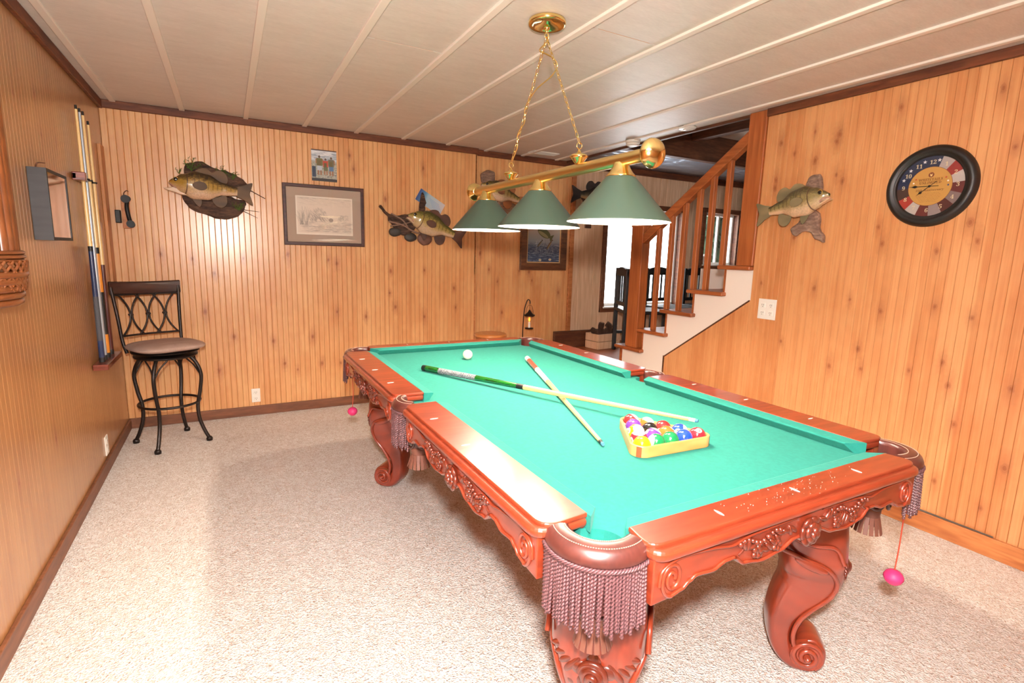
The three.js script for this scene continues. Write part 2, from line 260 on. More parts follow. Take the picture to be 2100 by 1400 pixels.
{ // wide vertical boards with irregular widths
  const R = rng(5); let x = 2.1; const ws = [];
  while (x < 6.5) { const w = [0.1, 0.16, 0.13, 0.2][Math.floor(R() * 4)]; ws.push([x, Math.min(6.55, x + w)]); x += w; }
  const uvf = (u, v) => [u, v];
  for (const [a, b] of ws) {
    let spans = [[FL, 2.4]];
    for (const w of [W1, W2]) { if (b > w.x0 + 0.004 && a < w.x1 - 0.004) spans = spans.flatMap(([l, h]) => [[l, Math.min(h, w.y0)], [Math.max(l, w.y1), h]].filter(([p, q]) => q - p > 0.02)); }
    const segs = []; for (const [l, h] of spans) segs.push([a, b, l, h]);
    for (const w of [W1, W2]) for (const s of segs.slice()) if (s[3] - s[2] < 1.9) { if (a < w.x0 && b > w.x0) segs.push([a, w.x0, w.y0, w.y1]); if (a < w.x1 && b > w.x1) segs.push([w.x1, b, w.y0, w.y1]); if (b > w.x0 && a < w.x1) break; }
    for (const [p, q, l, h] of segs) if (q - p > 0.012) mesh('wall_board', beadGeo(p, q, () => l, () => h, (u, v, d) => [u, v, ZP + d], uvf, 0.008, 0.004), M.panelBoard, wp);
  }
}
struct(mesh('wall_beyond', [box(6.5, 6.65, 0, 2.75, -3.05, -0.2), box(2.04, 6.65, 0, 2.75, -0.3, -0.2)], M.beige), 'beige walls closing the room beyond the stairs', 'wall');
trim(rbox(2.08, 6.5, 2.33, 2.4, ZP, ZP + 0.022, 0.005), M.trimDark, 'dark crown trim above the pale panelling');
const M_foil = std({ color: 0xb6c6dc, metalness: 0.9, roughness: 0.28, bumpMap: dataTex(256, 256, (x, y) => { const n = 255 * (0.6 * vnoise(x / 24, y / 10, 91, 10, 25) + 0.4 * vnoise(x / 70, y / 60, 92, 3, 4)); return [n, n, n]; }, false), bumpScale: 0.02 });
struct(mesh('ceiling', box(1.975, 6.6, 2.4, 2.46, -3.05, -2.05), M_foil), 'silvery foil-faced ceiling of the room beyond the stairs', 'ceiling');
struct(mesh('ceiling', [box(1.975, 6.6, 2.64, 2.75, -2.05, -0.2)], M.beige), 'beige upper ceiling above the stairwell', 'ceiling');
trim([rbox(1.985, 6.55, 2.385, 2.66, -2.11, -2.03, 0.006)], M.walnut, 'brown header beam across the stairwell');
trim([rbox(1.955, 1.985, 2.352, 2.66, -2.95, -0.452, 0.003)], M.walnut, 'thin brown edge strip along the ceiling opening');
trim(rbox(2.9, 2.98, 2.55, 2.66, -2.03, -0.3, 0.006), M.walnut, 'short brown ceiling joist above the stairs');

function windowUnit(n, w, label, bars) {
  const root = new THREE.Group(); root.name = 'window_' + n; scene.add(root); struct(root, label, 'window');
  const t = 0.06, z0 = ZP - 0.1, z1 = ZP + 0.02;
  mesh('window_casing', [rbox(w.x0 - t, w.x0, w.y0 - t, w.y1 + t, ZP - 0.004, z1), rbox(w.x1, w.x1 + t, w.y0 - t, w.y1 + t, ZP - 0.004, z1), rbox(w.x0 - t, w.x1 + t, w.y1, w.y1 + t, ZP - 0.004, z1 + 0.004), rbox(w.x0 - t, w.x1 + t, w.y0 - t, w.y0, ZP - 0.004, z1 + 0.004)], M.base, root);
  mesh('window_sash', [rbox(w.x0, w.x0 + 0.03, w.y0, w.y1, z0, z0 + 0.04), rbox(w.x1 - 0.03, w.x1, w.y0, w.y1, z0, z0 + 0.04), rbox(w.x0, w.x1, w.y0, w.y0 + 0.035, z0, z0 + 0.04), rbox(w.x0, w.x1, w.y1 - 0.03, w.y1, z0, z0 + 0.04), ...bars.map((x) => rbox(x - 0.012, x + 0.012, w.y0, w.y1, z0, z0 + 0.035))], M.white, root);
  mesh('pane', box(w.x0 + 0.02, w.x1 - 0.02, w.y0 + 0.02, w.y1 - 0.02, z0 + 0.014, z0 + 0.018), M.glass, root);
  mesh('window_sill', rbox(w.x0 - 0.02, w.x1 + 0.02, w.y0 - 0.012, w.y0 + 0.004, z0, ZP + 0.035), M.white, root);
}
windowUnit(1, W1, 'bright overexposed window behind the newel post', []);
windowUnit(2, W2, 'dark window with trees outside behind the balusters', [4.5]);
{ // wooden door beside the second window
  const d = new THREE.Group(); d.name = 'door_1'; scene.add(d); struct(d, 'dark reddish brown door beside the far window', 'door');
  mesh('door_leaf', rbox(4.9, 5.6, FL, 1.95, ZP, ZP + 0.035, 0.006), std({ color: 0x4a2416, roughness: 0.4 }), d);
  mesh('door_knob', ball(4.97, 1.3, ZP + 0.06, 0.025), M.brass, d);
}
{ // conifers outside the second window
  const R = rng(9), mat = std({ color: 0x2c3d26, roughness: 0.9 });
  for (let k = 0; k < 3; k++) {
    const o = thing('conifer_tree', ['slim dark conifer in the left of the far window', 'slim dark conifer in the middle of the far window', 'slim dark conifer in the right of the far window'][k], 'tree', [5.3 + k * 0.85, 0, -3.8 - 0.6 * k], 0, 'trees outside the far window');
    const gs = []; for (let j = 0; j < 330; j++) { const h = 0.25 + 2.75 * R(), r = 0.08 + (3.2 - h) * 0.13 * R(), a = R() * 2 * PI; const c = new THREE.ConeGeometry(0.17, 0.36, 5, 1); c.rotateZ(-PI / 2 - 0.5); c.translate(r, h, 0); c.rotateY(a); gs.push(c); }
    mesh('foliage', gs, mat, o); mesh('trunk', rod([0, 0, 0], [0, 2.9, 0], 0.1, 0.03, 8), M.trimDark, o);
  }
}

// ---------------------------------------------------------------- staircase
{
  const s = thing('staircase', 'open wooden staircase with white stringer and brown balusters', 'staircase', [0, 0, 0]);
  const T = [[0.59, -1.83, -1.478], [0.775, -1.546, -1.203], [0.972, -1.281, -0.932], [1.157, -1.007, -0.664], [1.352, -0.731, -0.455]];
  // stringer: stepped white board, its lower edge meeting the panelling
  const pts = [[-1.752, 0.0]]; T.forEach(([y, z0]) => { pts.push([z0 + 0.075, y - 0.03]); pts[pts.length - 1][0] = z0 + 0.075; });
  const sh = new THREE.Shape(); sh.moveTo(-1.757, 0.0); sh.lineTo(-1.757, 0.562);
  for (let i = 1; i < T.length; i++) { const zr = T[i][1] + 0.042; sh.lineTo(zr, T[i - 1][0] - 0.028); sh.lineTo(zr, T[i][0] - 0.028); }
  sh.lineTo(-0.457, 1.324); sh.lineTo(-0.457, 1.112); sh.lineTo(-1.217, 0.581); sh.lineTo(-1.217, 0.0); sh.closePath();
  const g = extr(sh, 0.03); g.rotateY(-PI / 2); g.translate(XR + 0.04, 0, 0); boxUV(g); mesh('stringer', g, M.stringer, s);
  mesh('stringer', [box(2.88, 2.92, 0.4, 1.3, -1.75, -0.46)], M.stringer, s);
  T.forEach(([y, z0, z1], i) => {
    mesh('tread', rbox(XR - 0.035, 2.9, y - 0.03, y, z0, z1, 0.01, 3), M.oak, s);
    mesh('riser', box(XR + 0.005, 2.88, (i ? T[i - 1][0] : FL), y - 0.03, z0 + 0.04, z0 + 0.055), M.oak, s);
  });
  const nz = -1.622; mesh('newel_post', [rbox(1.935, 2.025, 0.59, 1.66, nz - 0.09, nz + 0.055, 0.005), rbox(1.93, 2.03, 1.655, 1.672, nz - 0.096, nz + 0.06, 0.006)], M.oakUp, s);
  const railY = (z) => 1.575 + (z + 1.56) * 0.675;
  const R0 = [1.97, railY(-1.6) - 0.012, -1.6], R1 = [1.97, railY(-0.55), -0.55];
  const rail = extr(roundPoly([[-0.03, -0.04, 0.01], [0.03, -0.04, 0.01], [0.033, 0.035, 0.02], [-0.033, 0.035, 0.02]]), Math.hypot(R1[1] - R0[1], R1[2] - R0[2]), 0.002);
  rail.rotateX(-Math.atan2(R1[1] - R0[1], R1[2] - R0[2])); rail.translate(...R0); mesh('handrail', boxUV(rail), M.oak, s);
  for (const [z, y] of [[-1.4, T[1][0]], [-1.262, T[2][0]], [-1.13, T[2][0]], [-0.995, T[3][0]], [-0.875, T[3][0]], [-0.738, T[4][0]]]) {
    const h = railY(z) - 0.025; mesh('baluster', rbox(1.952, 1.988, y, h, z - 0.019, z + 0.019, 0.004), M.oakUp, s);
  }
  mesh('post', rbox(1.925, 2.04, 1.352, CEIL - 0.002, -0.585, -0.452, 0.006), M.oakUp, s);
}

// ---------------------------------------------------------------- things in the raised room
{
  const b = mesh('wooden_board', rbox(1.806, 2.31, FL, 0.582, -2.73, -2.69, 0.004), M.walnut); tag(b, 'low dark wooden board beside the pinecone crate', 'board');
  const c = thing('wooden_crate', 'weathered wooden crate holding pinecones under the window', 'crate', [2.36, FL, -2.57], 0.12);
  for (const [k, h] of [[0, 0.004], [1, 0.087]]) for (const sd of [-1, 1]) { mesh('slat', rbox(-0.165, 0.165, h, h + 0.078, sd * 0.095 - 0.006, sd * 0.095 + 0.006, 0.002), M.panelBoard, c); mesh('slat', rbox(sd * 0.165 - 0.006, sd * 0.165 + 0.006, h, h + 0.078, -0.09, 0.09, 0.002), M.panelBoard, c); }
  mesh('bottom', box(-0.16, 0.16, 0, 0.01, -0.09, 0.09), M.panelBoard, c);
  const coneMat = std({ color: 0x4d3122, roughness: 0.8 });
  const pine = (() => { const gs = []; for (let r = 0; r < 8; r++) { const y = -0.04 + r * 0.0125, rad = 0.034 * Math.sqrt(Math.max(0.05, 1 - ((r - 2.6) / 5.6) ** 2)); const n = 9; for (let k = 0; k < n; k++) { const a = (k + (r % 2) / 2) / n * 2 * PI; const q = ball(0, 0, 0, 0.012, 0.005, 0.009, 6, 4); q.rotateZ(0.5); q.translate(rad, y, 0); q.rotateY(a); gs.push(q); } } gs.push(ball(0, 0, 0, 0.024, 0.045, 0.024, 8, 6)); return mergeVertices(join(gs)); })();
  const R = rng(33), lab = ['front left in the crate', 'front middle in the crate', 'front right in the crate', 'back left in the crate', 'back middle in the crate', 'back right in the crate', 'piled highest at the left', 'piled highest at the right'];
  [[-0.1, 0.045], [0, 0.05], [0.1, 0.04], [-0.09, -0.045], [0.01, -0.05], [0.11, -0.045], [-0.03, 0], [0.075, 0]].forEach(([x, z], i) => { const m = mesh('pinecone', pine, coneMat); tag(m, 'brown pinecone ' + lab[i], 'pinecone', 'pinecones in the crate'); m.position.set(2.36 + x, FL + (i > 5 ? 0.243 : 0.178), -2.57 + z); m.rotation.set(R() * 3, R() * 3, R() * 3); m.scale.setScalar(0.8); });
  const wb = mesh('white_ball', ball(2.49, FL + 0.245, -2.53, 0.024, 0.024, 0.024, 20, 14), M.plastic); tag(wb, 'small white ball among the pinecones', 'ball');

  // black slat-back chairs
  const makeChair = () => {
    const o = new THREE.Group();
    for (const sx of [-1, 1]) {
      mesh('back_post', rbox(sx * 0.2 - 0.02, sx * 0.2 + 0.02, 0, 0.88, -0.225, -0.185, 0.006), M.blackPaint, o);
      mesh('leg', rbox(sx * 0.2 - 0.02, sx * 0.2 + 0.02, 0, 0.44, 0.17, 0.21, 0.006), M.blackPaint, o);
    }
    mesh('seat', rbox(-0.225, 0.225, 0.43, 0.465, -0.225, 0.225, 0.014, 3), M.blackPaint, o);
    const sh = new THREE.Shape(); sh.moveTo(-0.22, 0.8); sh.lineTo(0.22, 0.8); sh.lineTo(0.22, 0.855); sh.quadraticCurveTo(0, 0.93, -0.22, 0.855); sh.closePath();
    const cr = extr(sh, 0.035, 0.006, 3, 16); cr.translate(0, 0, -0.222); mesh('crest_rail', cr, M.blackPaint, o);
    for (let k = 0; k < 5; k++) mesh('slat', rbox(-0.15 + k * 0.075 - 0.012, -0.15 + k * 0.075 + 0.012, 0.52, 0.81, -0.212, -0.198, 0.003), M.blackPaint, o);
    mesh('cross_rail', rbox(-0.19, 0.19, 0.5, 0.54, -0.215, -0.195, 0.005), M.blackPaint, o);
    for (const sx of [-0.2, 0.2]) mesh('stretcher', rbox(sx - 0.01, sx + 0.01, 0.18, 0.21, -0.2, 0.18, 0.003), M.blackPaint, o);
    return o;
  };
  const first = makeChair();
  const put = (o, label, x, z, turn) => { o.name = numbered('dining_chair'); scene.add(o); o.position.set(x, FL, z); o.rotation.y = turn; o.userData = { label, category: 'chair', group: 'black slat-back chairs beyond the stairs' }; };
  const cl = [first.clone(), first.clone(), first.clone()];
  put(first, 'black slat-back chair nearest the newel post', 2.5, -2.16, 1.12);
  put(cl[0], 'black slat-back chair in front of the bright window', 3.12, -2.35, 0.15);
  put(cl[1], 'black slat-back chair left of the far window', 3.72, -2.35, 0.1);
  put(cl[2], 'black slat-back chair under the far window', 4.3, -2.3, 0.05);
  const j = mesh('white_jar', lathe([[0, 0], [0.045, 0], [0.05, 0.03], [0.045, 0.1], [0.03, 0.12], [0.03, 0.135], [0, 0.135]], 20), M.plastic); j.position.set(4.26, W2.y0 + 0.004, ZP - 0.02); tag(j, 'small ivory jar on the far window sill', 'jar');
}

// ---------------------------------------------------------------- pool table
const RT = 0.815, BED = 0.775;           // rail top, playing surface
{
  const t = thing('pool_table', 'carved mahogany pool table with green cloth and fringed leather pockets', 'pool table', [0, 0, 0]);
  const CX = 0.56, CZ = 1.11;              // corner pocket centres
  // bed with the six pocket cut-outs
  {
    const sh = new THREE.Shape(), X = 0.585, Z = 1.175;
    const pts = [];
    const arc = (cx, cz, r, a0, a1, n = 14) => { for (let i = 0; i <= n; i++) { const a = lerp(a0, a1, i / n); pts.push([cx + r * cos(a), cz + r * sin(a)]); } };
    arc(CX + 0.012, CZ + 0.015, 0.066, PI * 0.5 + 0.12, PI * 1.0 + 0.12 + PI * 0.45);
    arc(0.615, 0, 0.062, PI * 0.5, PI * 1.5);
    arc(CX + 0.012, -CZ - 0.015, 0.066, PI * 0.55 - 0.12, PI * 1.5 - 0.12);
    const n = pts.length; for (let i = 0; i < n; i++) pts.push([-pts[i][0], -pts[i][1]]);
    pts.forEach((p, i) => (i ? sh.lineTo(p[0], -p[1]) : sh.moveTo(p[0], -p[1]))); sh.closePath();
    mesh('bed_cloth', slab(sh, BED - 0.05, BED), M.cloth, t);
  }
  // rails: two stacked mouldings, corners drawn in towards the pockets
  const rail = (pts, pts2) => [slab(roundPoly(pts), RT - 0.013, RT, 0.005, 3), slab(roundPoly(pts2), RT - 0.036, RT - 0.009, 0.012, 5)];
  const sights = (m, list, along) => list.forEach(([x, z]) => { const w = 0.0058, l = 0.0145, s = new THREE.Shape(); s.moveTo(-l, 0); s.quadraticCurveTo(0, w * 1.1, l, 0); s.quadraticCurveTo(0, -w * 1.1, -l, 0); const g = slab(s, 0, 0.0015); if (along) g.rotateY(PI / 2); g.translate(x, RT - 0.0003, z); mesh('sight', g, M.pearl, m); });
  const D = 0.279;
  for (const sx of [-1, 1]) for (const sz of [-1, 1]) {
    const q = (x, z, r) => [sx * x, -sz * z, r];
    const order = (a) => (sx * sz > 0 ? a : a.slice().reverse());
    const m = mesh('rail', rail(order([q(0.553, 0.07, 0.003), q(0.681, 0.07, 0.04), q(0.681, 1.075, 0.05), q(0.553, 1.062, 0.003)]), order([q(0.556, 0.072, 0.004), q(0.698, 0.072, 0.045), q(0.698, 1.075, 0.055), q(0.556, 1.064, 0.004)])), M.mahogany, t);
    sights(m, [1, 2, 3].map((k) => [sx * 0.637, sz * k * D]), false);
  }
  for (const sz of [-1, 1]) {
    const order = (a) => (sz > 0 ? a : a.slice().reverse()), q = (x, z, r) => [x, -sz * z, r];
    const m = mesh('rail', rail(order([q(-0.512, 1.15, 0.003), q(0.512, 1.15, 0.003), q(0.528, 1.236, 0.045), q(-0.528, 1.236, 0.045)]), order([q(-0.514, 1.152, 0.004), q(0.514, 1.152, 0.004), q(0.528, 1.254, 0.05), q(-0.528, 1.254, 0.05)])), M.mahogany, t);
    sights(m, [-1, 0, 1].map((k) => [k * D, sz * 1.194]), true);
  }
  // cushions: cloth prisms with mitred ends
  const cushion = (P, e0, e1) => {       // P: [[dist from rail, y]], e0/e1: end positions and cut angle
    const pos = [], n = P.length, pt = (i, e) => { const d = P[i][0]; return [d, P[i][1], e.at + e.k * d]; };
    const tri = (a, b, c) => pos.push(...a, ...b, ...c);
    for (let i = 0; i < n; i++) { const j = (i + 1) % n, a = pt(i, e0), b = pt(j, e0), c = pt(j, e1), d = pt(i, e1); tri(a, b, c); tri(a, c, d); }
    for (const e of [e0, e1]) for (let i = 1; i + 1 < n; i++) tri(pt(0, e), pt(i, e), pt(i + 1, e));
    const g = new THREE.BufferGeometry(); g.setAttribute('position', new THREE.Float32BufferAttribute(pos, 3)); g.computeVertexNormals(); return boxUV(g);
  };
  const CP = [[-0.002, RT - 0.002], [0.04, RT - 0.008], [0.0445, RT - 0.0105], [0.0442, RT - 0.0135], [0.024, BED + 0.002], [0.02, BED - 0.002], [-0.002, BED - 0.002]];
  for (const sx of [-1, 1]) for (const sz of [-1, 1]) {
    const g = cushion(CP, { at: 0.066, k: 0.35 }, { at: 1.075, k: -0.95 }); const p = g.attributes.position;
    for (let i = 0; i < p.count; i++) p.setXYZ(i, sx * (0.554 - p.getX(i)), p.getY(i), sz * p.getZ(i)); g.computeVertexNormals(); mesh('cushion', g, M.cloth, t);
  }
  for (const sz of [-1, 1]) {
    const g = cushion(CP, { at: -0.518, k: 0.95 }, { at: 0.518, k: -0.95 }); const p = g.attributes.position;
    for (let i = 0; i < p.count; i++) p.setXYZ(i, p.getZ(i), p.getY(i), sz * (1.151 - p.getX(i))); g.computeVertexNormals(); mesh('cushion', g, M.cloth, t);
  }
  // carved aprons
  const edge = [[0, 0.69], [0.05, 0.713], [0.1, 0.713], [0.2, 0.695], [0.33, 0.688], [0.46, 0.698], [0.53, 0.721], [0.58, 0.721], [0.66, 0.709], [0.76, 0.713], [0.8, 0.704], [0.84, 0.692], [0.92, 0.684], [1, 0.682]];
  const apron = (half) => {
    const yAt = (x) => curveAt(edge, Math.min(1, Math.abs(x) / half))[0], N = 70, sh = new THREE.Shape();
    sh.moveTo(-half, 0.789); for (let i = 0; i <= N; i++) { const x = lerp(-half, half, i / N); sh.lineTo(x, yAt(x)); } sh.lineTo(half, 0.789); sh.closePath();
    const body = extr(sh, 0.034, 0.003, 2);
    const border = [], R = rng(17);
    const line = (x0, x1, dy, r, z) => { const p = []; for (let i = 0; i <= 34; i++) { const x = lerp(x0, x1, i / 34); p.push([x, yAt(x) + dy, z]); } return tube(p, r, 68, 6); };
    for (const s of [-1, 1]) {
      border.push(line(s * half * 0.06, s * half * 0.52, 0.006, 0.0045, 0.036), line(s * half * 0.53, s * half * 0.9, 0.006, 0.0042, 0.036));
      const sc = []; const cx = s * (half - 0.052), cy = 0.731; for (let i = 0; i <= 40; i++) { const a = i / 40 * 3.6 * PI, r = 0.036 * (1 - i / 40 * 0.78); sc.push([cx + s * r * sin(a) * 0.85, cy - r * cos(a) * 1.12, 0.036]); } border.push(tube(sc, 0.0045, 90, 6));
      border.push(tube([[s * (half - 0.016), 0.722, 0.036], [s * (half - 0.02), 0.752, 0.036], [s * (half - 0.06), 0.772, 0.036], [s * half * 0.66, 0.768, 0.036], [s * half * 0.54, 0.758, 0.036], [s * half * 0.46, 0.766, 0.036], [s * half * 0.1, 0.774, 0.036]], 0.0038, 60, 6));
      const sw = []; for (let i = 0; i <= 24; i++) { const k = i / 24; sw.push([s * lerp(half * 0.54, half * 0.78, k), 0.727 + 0.012 * sin(k * 3), 0.034]); }
    }
    const carve = [];
    for (const s of [-1, 1]) {
      for (let i = 0; i < 13; i++) { const k = i / 12, x = s * half * lerp(0.12, 0.47, k), y = 0.735 + 0.016 * sin(k * 7 + 0.6) + (R() - 0.5) * 0.008; const lf = ball(0, 0, 0, 0.016 + R() * 0.006, 0.0065, 0.007, 8, 6); lf.rotateZ(s * (R() * 2.4 - 0.6)); lf.translate(x, y, 0.036); carve.push(lf); }
      for (let i = 0; i < 12; i++) { const k = i / 11; carve.push(ball(s * half * lerp(0.2, 0.5, k), 0.752 + 0.009 * sin(k * 9), 0.038, 0.0055 + 0.002 * R(), undefined, undefined, 8, 6)); }
      for (const k of [0.24, 0.38]) for (let p = 0; p < 5; p++) { const a = p / 5 * 2 * PI; carve.push(ball(s * half * k + 0.011 * cos(a), 0.722 + 0.011 * sin(a), 0.038, 0.008, 0.008, 0.006, 8, 6)); }
      const vine = []; for (let i = 0; i <= 20; i++) { const k = i / 20; vine.push([s * half * lerp(0.1, 0.5, k), 0.735 + 0.014 * sin(k * 10), 0.035]); } carve.push(tube(vine, 0.003, 40, 5));
    }
    const rose = []; for (let ring = 0; ring < 3; ring++) { const n = [6, 5, 3][ring], r = [0.026, 0.016, 0.006][ring]; for (let p = 0; p < n; p++) { const a = (p + ring * 0.4) / n * 2 * PI; const g = ball(0, 0, 0, [0.019, 0.015, 0.01][ring], [0.015, 0.012, 0.01][ring], 0.008, 10, 8); g.rotateX(-0.4); g.rotateZ(a + PI / 2); g.translate(r * cos(a), 0.728 + r * sin(a), 0.04 + ring * 0.007); rose.push(g); } }
    return { body, border: join(border), carve: join(carve), rose: join(rose) };
  };
  const addApron = (A, x, z, turn) => { const m = mesh('apron', A.body, M.mahogany, t); m.position.set(x, 0, z); m.rotation.y = turn; mesh('border_moulding', A.border, M.mahogany, m); mesh('vine_carving', A.carve, M.mahoganyDark, m); mesh('rose_carving', A.rose, M.mahoganyDark, m); };
  const endA = apron(0.515), sideA = apron(0.48);
  addApron(endA, 0, 1.204, 0); addApron(endA, 0, -1.204, PI);
  for (const sz of [-1, 1]) { addApron(sideA, 0.648, sz * 0.575, PI / 2); addApron(sideA, -0.648, sz * 0.575, -PI / 2); }
  // under-frame
  mesh('under_frame', [box(-0.6, 0.6, 0.69, 0.726, -1.17, 1.17), rbox(-0.46, 0.46, 0.62, 0.69, 0.86, 0.94), rbox(-0.46, 0.46, 0.62, 0.69, -0.94, -0.86), rbox(-0.06, 0.06, 0.62, 0.69, -0.9, 0.9)], M.mahoganyDark, t);
  for (const sz of [-1, 1]) { // curved stretcher boards seen under the end aprons
    const sh = splineShape([[-0.42, 0.69], [-0.3, 0.6], [-0.15, 0.62], [0, 0.585], [0.15, 0.62], [0.3, 0.6], [0.42, 0.69], [0, 0.7]], 70), g = extr(sh, 0.03, 0.004); g.translate(0, 0, sz * 1.02 - 0.015); mesh('arched_stretcher', g, M.mahoganyDark, t);
  }
  // pockets: local +x is outwards, origin at the pocket centre on the floor
  const cord = (len, seed) => { const n = 78; return grid(8, n, (i, j) => { const a = i * 2 * PI, y = -j * len, tw = j * len * 360 + seed, r = 0.0036 + 0.0014 * cos(2 * (a - tw)), k = j > 0.985 ? 0.25 : 1; return [r * k * cos(a), y, r * k * sin(a)]; }); };
  const cordG = [cord(0.138, 0), cord(0.146, 2), cord(0.132, 4)];
  const pocket = (side) => {
    const ri = side ? 0.056 : 0.064, ro = side ? 0.104 : 0.118, span = side ? 0.95 : 1.22;
    const sec = [[ri + 0.004, BED - 0.03], [ri, RT - 0.014], [ri + 0.003, RT - 0.003], [ri + 0.01, RT + 0.001], [ri + 0.022, RT + 0.001], [ro - 0.014, RT - 0.003], [ro - 0.005, RT - 0.011], [ro, RT - 0.022], [ro + 0.001, RT - 0.032], [ro - 0.003, RT - 0.041], [ri + 0.03, RT - 0.043]];
    const collar = grid(40, sec.length - 1, (i, j) => { const a = lerp(-span, span, i), k = Math.round(j * (sec.length - 1)), e = Math.abs(a) / span; const r = sec[k][0] - (k > 4 ? 0 : 0); return [r * cos(a), sec[k][1], -r * sin(a), a * 0.4, j * 0.3]; });
    const caps = [-span, span].map((a) => { const s = new THREE.Shape(sec.map((p) => V2(p[0], p[1]))); const g = new THREE.ShapeGeometry(s); g.rotateY(a); return g; });
    const st = []; for (const rr of [ri + 0.012, ro - 0.017]) for (let i = 0; i < 46; i++) { const a = lerp(-span + 0.05, span - 0.05, i / 45), g = new THREE.BoxGeometry(0.0016, 0.0012, rr * span * 2 / 46 * 0.55); g.translate(rr, RT + (rr < ri + 0.02 ? 0.0016 : -0.001), 0); g.rotateY(a); st.push(g); }
    const back = grid(30, 1, (i, j) => { const a = lerp(-span, span, i), r = ro - 0.012; return [r * cos(a), lerp(RT - 0.04, 0.668, j), -r * sin(a), a * 0.4, j * 0.3]; });
    const N = side ? 23 : 37, fr = [], R = rng(side ? 3 : 4), fs = span - 0.07;
    for (let layer = 0; layer < 1; layer++) for (let i = 0; i < N; i++) { const a = lerp(-fs, fs, (i + layer * 0.5) / N), g = cordG[i % 3].clone(); g.rotateX((R() - 0.5) * 0.05); g.rotateZ((R() - 0.3) * 0.07); g.translate(ro - 0.002 - layer * 0.005 + R() * 0.002, RT - 0.042 - R() * 0.003, 0); g.rotateY(a); fr.push(g); }
    const braid = []; for (let k = 0; k < 3; k++) { const p = []; for (let i = 0; i <= 60; i++) { const a = lerp(-span + 0.02, span - 0.02, i / 60), w = i * 1.3 + k * 2.1; const r = ro + 0.001 + 0.0028 * cos(w); p.push([r * cos(a), RT - 0.041 + 0.0032 * sin(w), -r * sin(a)]); } braid.push(tube(p, 0.0028, 150, 5)); }
    const bag = lathe([[0.058, 0.745], [0.062, 0.7], [0.055, 0.655], [0.042, 0.628], [0.03, 0.612]], 20);
    const loops = []; for (let k = 0; k < 6; k++) { const a = k / 6 * 2 * PI; const q = new THREE.TorusGeometry(0.018, 0.0055, 6, 14); q.scale(1, 1.2, 1); q.translate(0, 0.642, 0.05); q.rotateY(a); loops.push(q); }
    const tass = [lathe([[0.0, 0.625], [0.03, 0.622], [0.033, 0.6], [0.029, 0.575]], 18)];
    for (let k = 0; k < 16; k++) { const a = k / 16 * 2 * PI, g = rbox(-0.0062, 0.0062, -0.058, 0, -0.0012, 0.0012, 0.0008, 1); g.rotateX(-0.16 - 0.14 * R()); g.translate(0, 0.582, 0.03); g.rotateY(a); tass.push(g); }
    return { collar: join([collar, ...caps]), st: join(st), back, fr: join(fr), braid: join(braid), bag, loops: join(loops), tass: join(tass) };
  };
  const addPocket = (Q, x, z, turn) => {
    const m = mesh('pocket_collar', Q.collar, M.leather, t); m.position.set(x, 0, z); m.rotation.y = turn;
    mesh('stitching', Q.st, M.stitch, m); mesh('pocket_backing', Q.back, M.leather, m); mesh('fringe', Q.fr, M.fringe, m).userData.kind = 'stuff'; mesh('braid', Q.braid, M.fringe, m);
    mesh('pocket_bag', Q.bag, M.leather, m); mesh('net_loops', Q.loops, M.leather, m); mesh('tassel', Q.tass, M.leatherTan, m);
  };
  const cp = pocket(false), sp = pocket(true);
  for (const sx of [-1, 1]) for (const sz of [-1, 1]) addPocket(cp, sx * CX, sz * CZ, Math.atan2(-sz, sx));
  for (const sx of [-1, 1]) addPocket(sp, sx * 0.6, 0, sx > 0 ? 0 : PI);

  // scroll legs: swept S-curve ending in a volute; local +x points outwards along the diagonal
  const spine = [[-0.01, 0.7, 0.2, 0.2], [0, 0.6, 0.21, 0.21], [0.012, 0.5, 0.21, 0.24], [0.022, 0.42, 0.2, 0.235], [0.028, 0.355, 0.185, 0.18], [0.012, 0.3, 0.165, 0.146], [-0.02, 0.245, 0.125, 0.134], [-0.044, 0.19, 0.09, 0.13], [-0.05, 0.13, 0.074, 0.128], [-0.038, 0.075, 0.07, 0.13], [-0.004, 0.036, 0.066, 0.13], [0.04, 0.026, 0.05, 0.13], [0.076, 0.048, 0.036, 0.13], [0.082, 0.085, 0.032, 0.126], [0.058, 0.113, 0.03, 0.12], [0.03, 0.108, 0.026, 0.118], [0.02, 0.085, 0.022, 0.115], [0.036, 0.066, 0.02, 0.115], [0.05, 0.074, 0.018, 0.115]];
  const legG = (() => {
    const c = new THREE.CatmullRomCurve3(spine.map((p) => V3(p[0], p[1], 0))), n = 120, m = 20;
    const g = grid(m, n, (i, j) => {
      const P = c.getPoint(j), T = c.getTangent(j), f = j * (spine.length - 1), k = Math.min(spine.length - 2, Math.floor(f)), q = f - k, th = lerp(spine[k][2], spine[k + 1][2], q) / 2, w = lerp(spine[k][3], spine[k + 1][3], q) / 2;
      const a = i * 2 * PI, ca = cos(a), sa = sin(a), e = 0.55, sx = Math.sign(ca) * Math.abs(ca) ** e, sz = Math.sign(sa) * Math.abs(sa) ** e;
      const nx = T.y, ny = -T.x; return [P.x + nx * sx * -th, P.y + ny * sx * -th, sz * w, P.y * 1.2 + P.x, sz * w];
    });
    const ends = []; return join([g]);
  })();
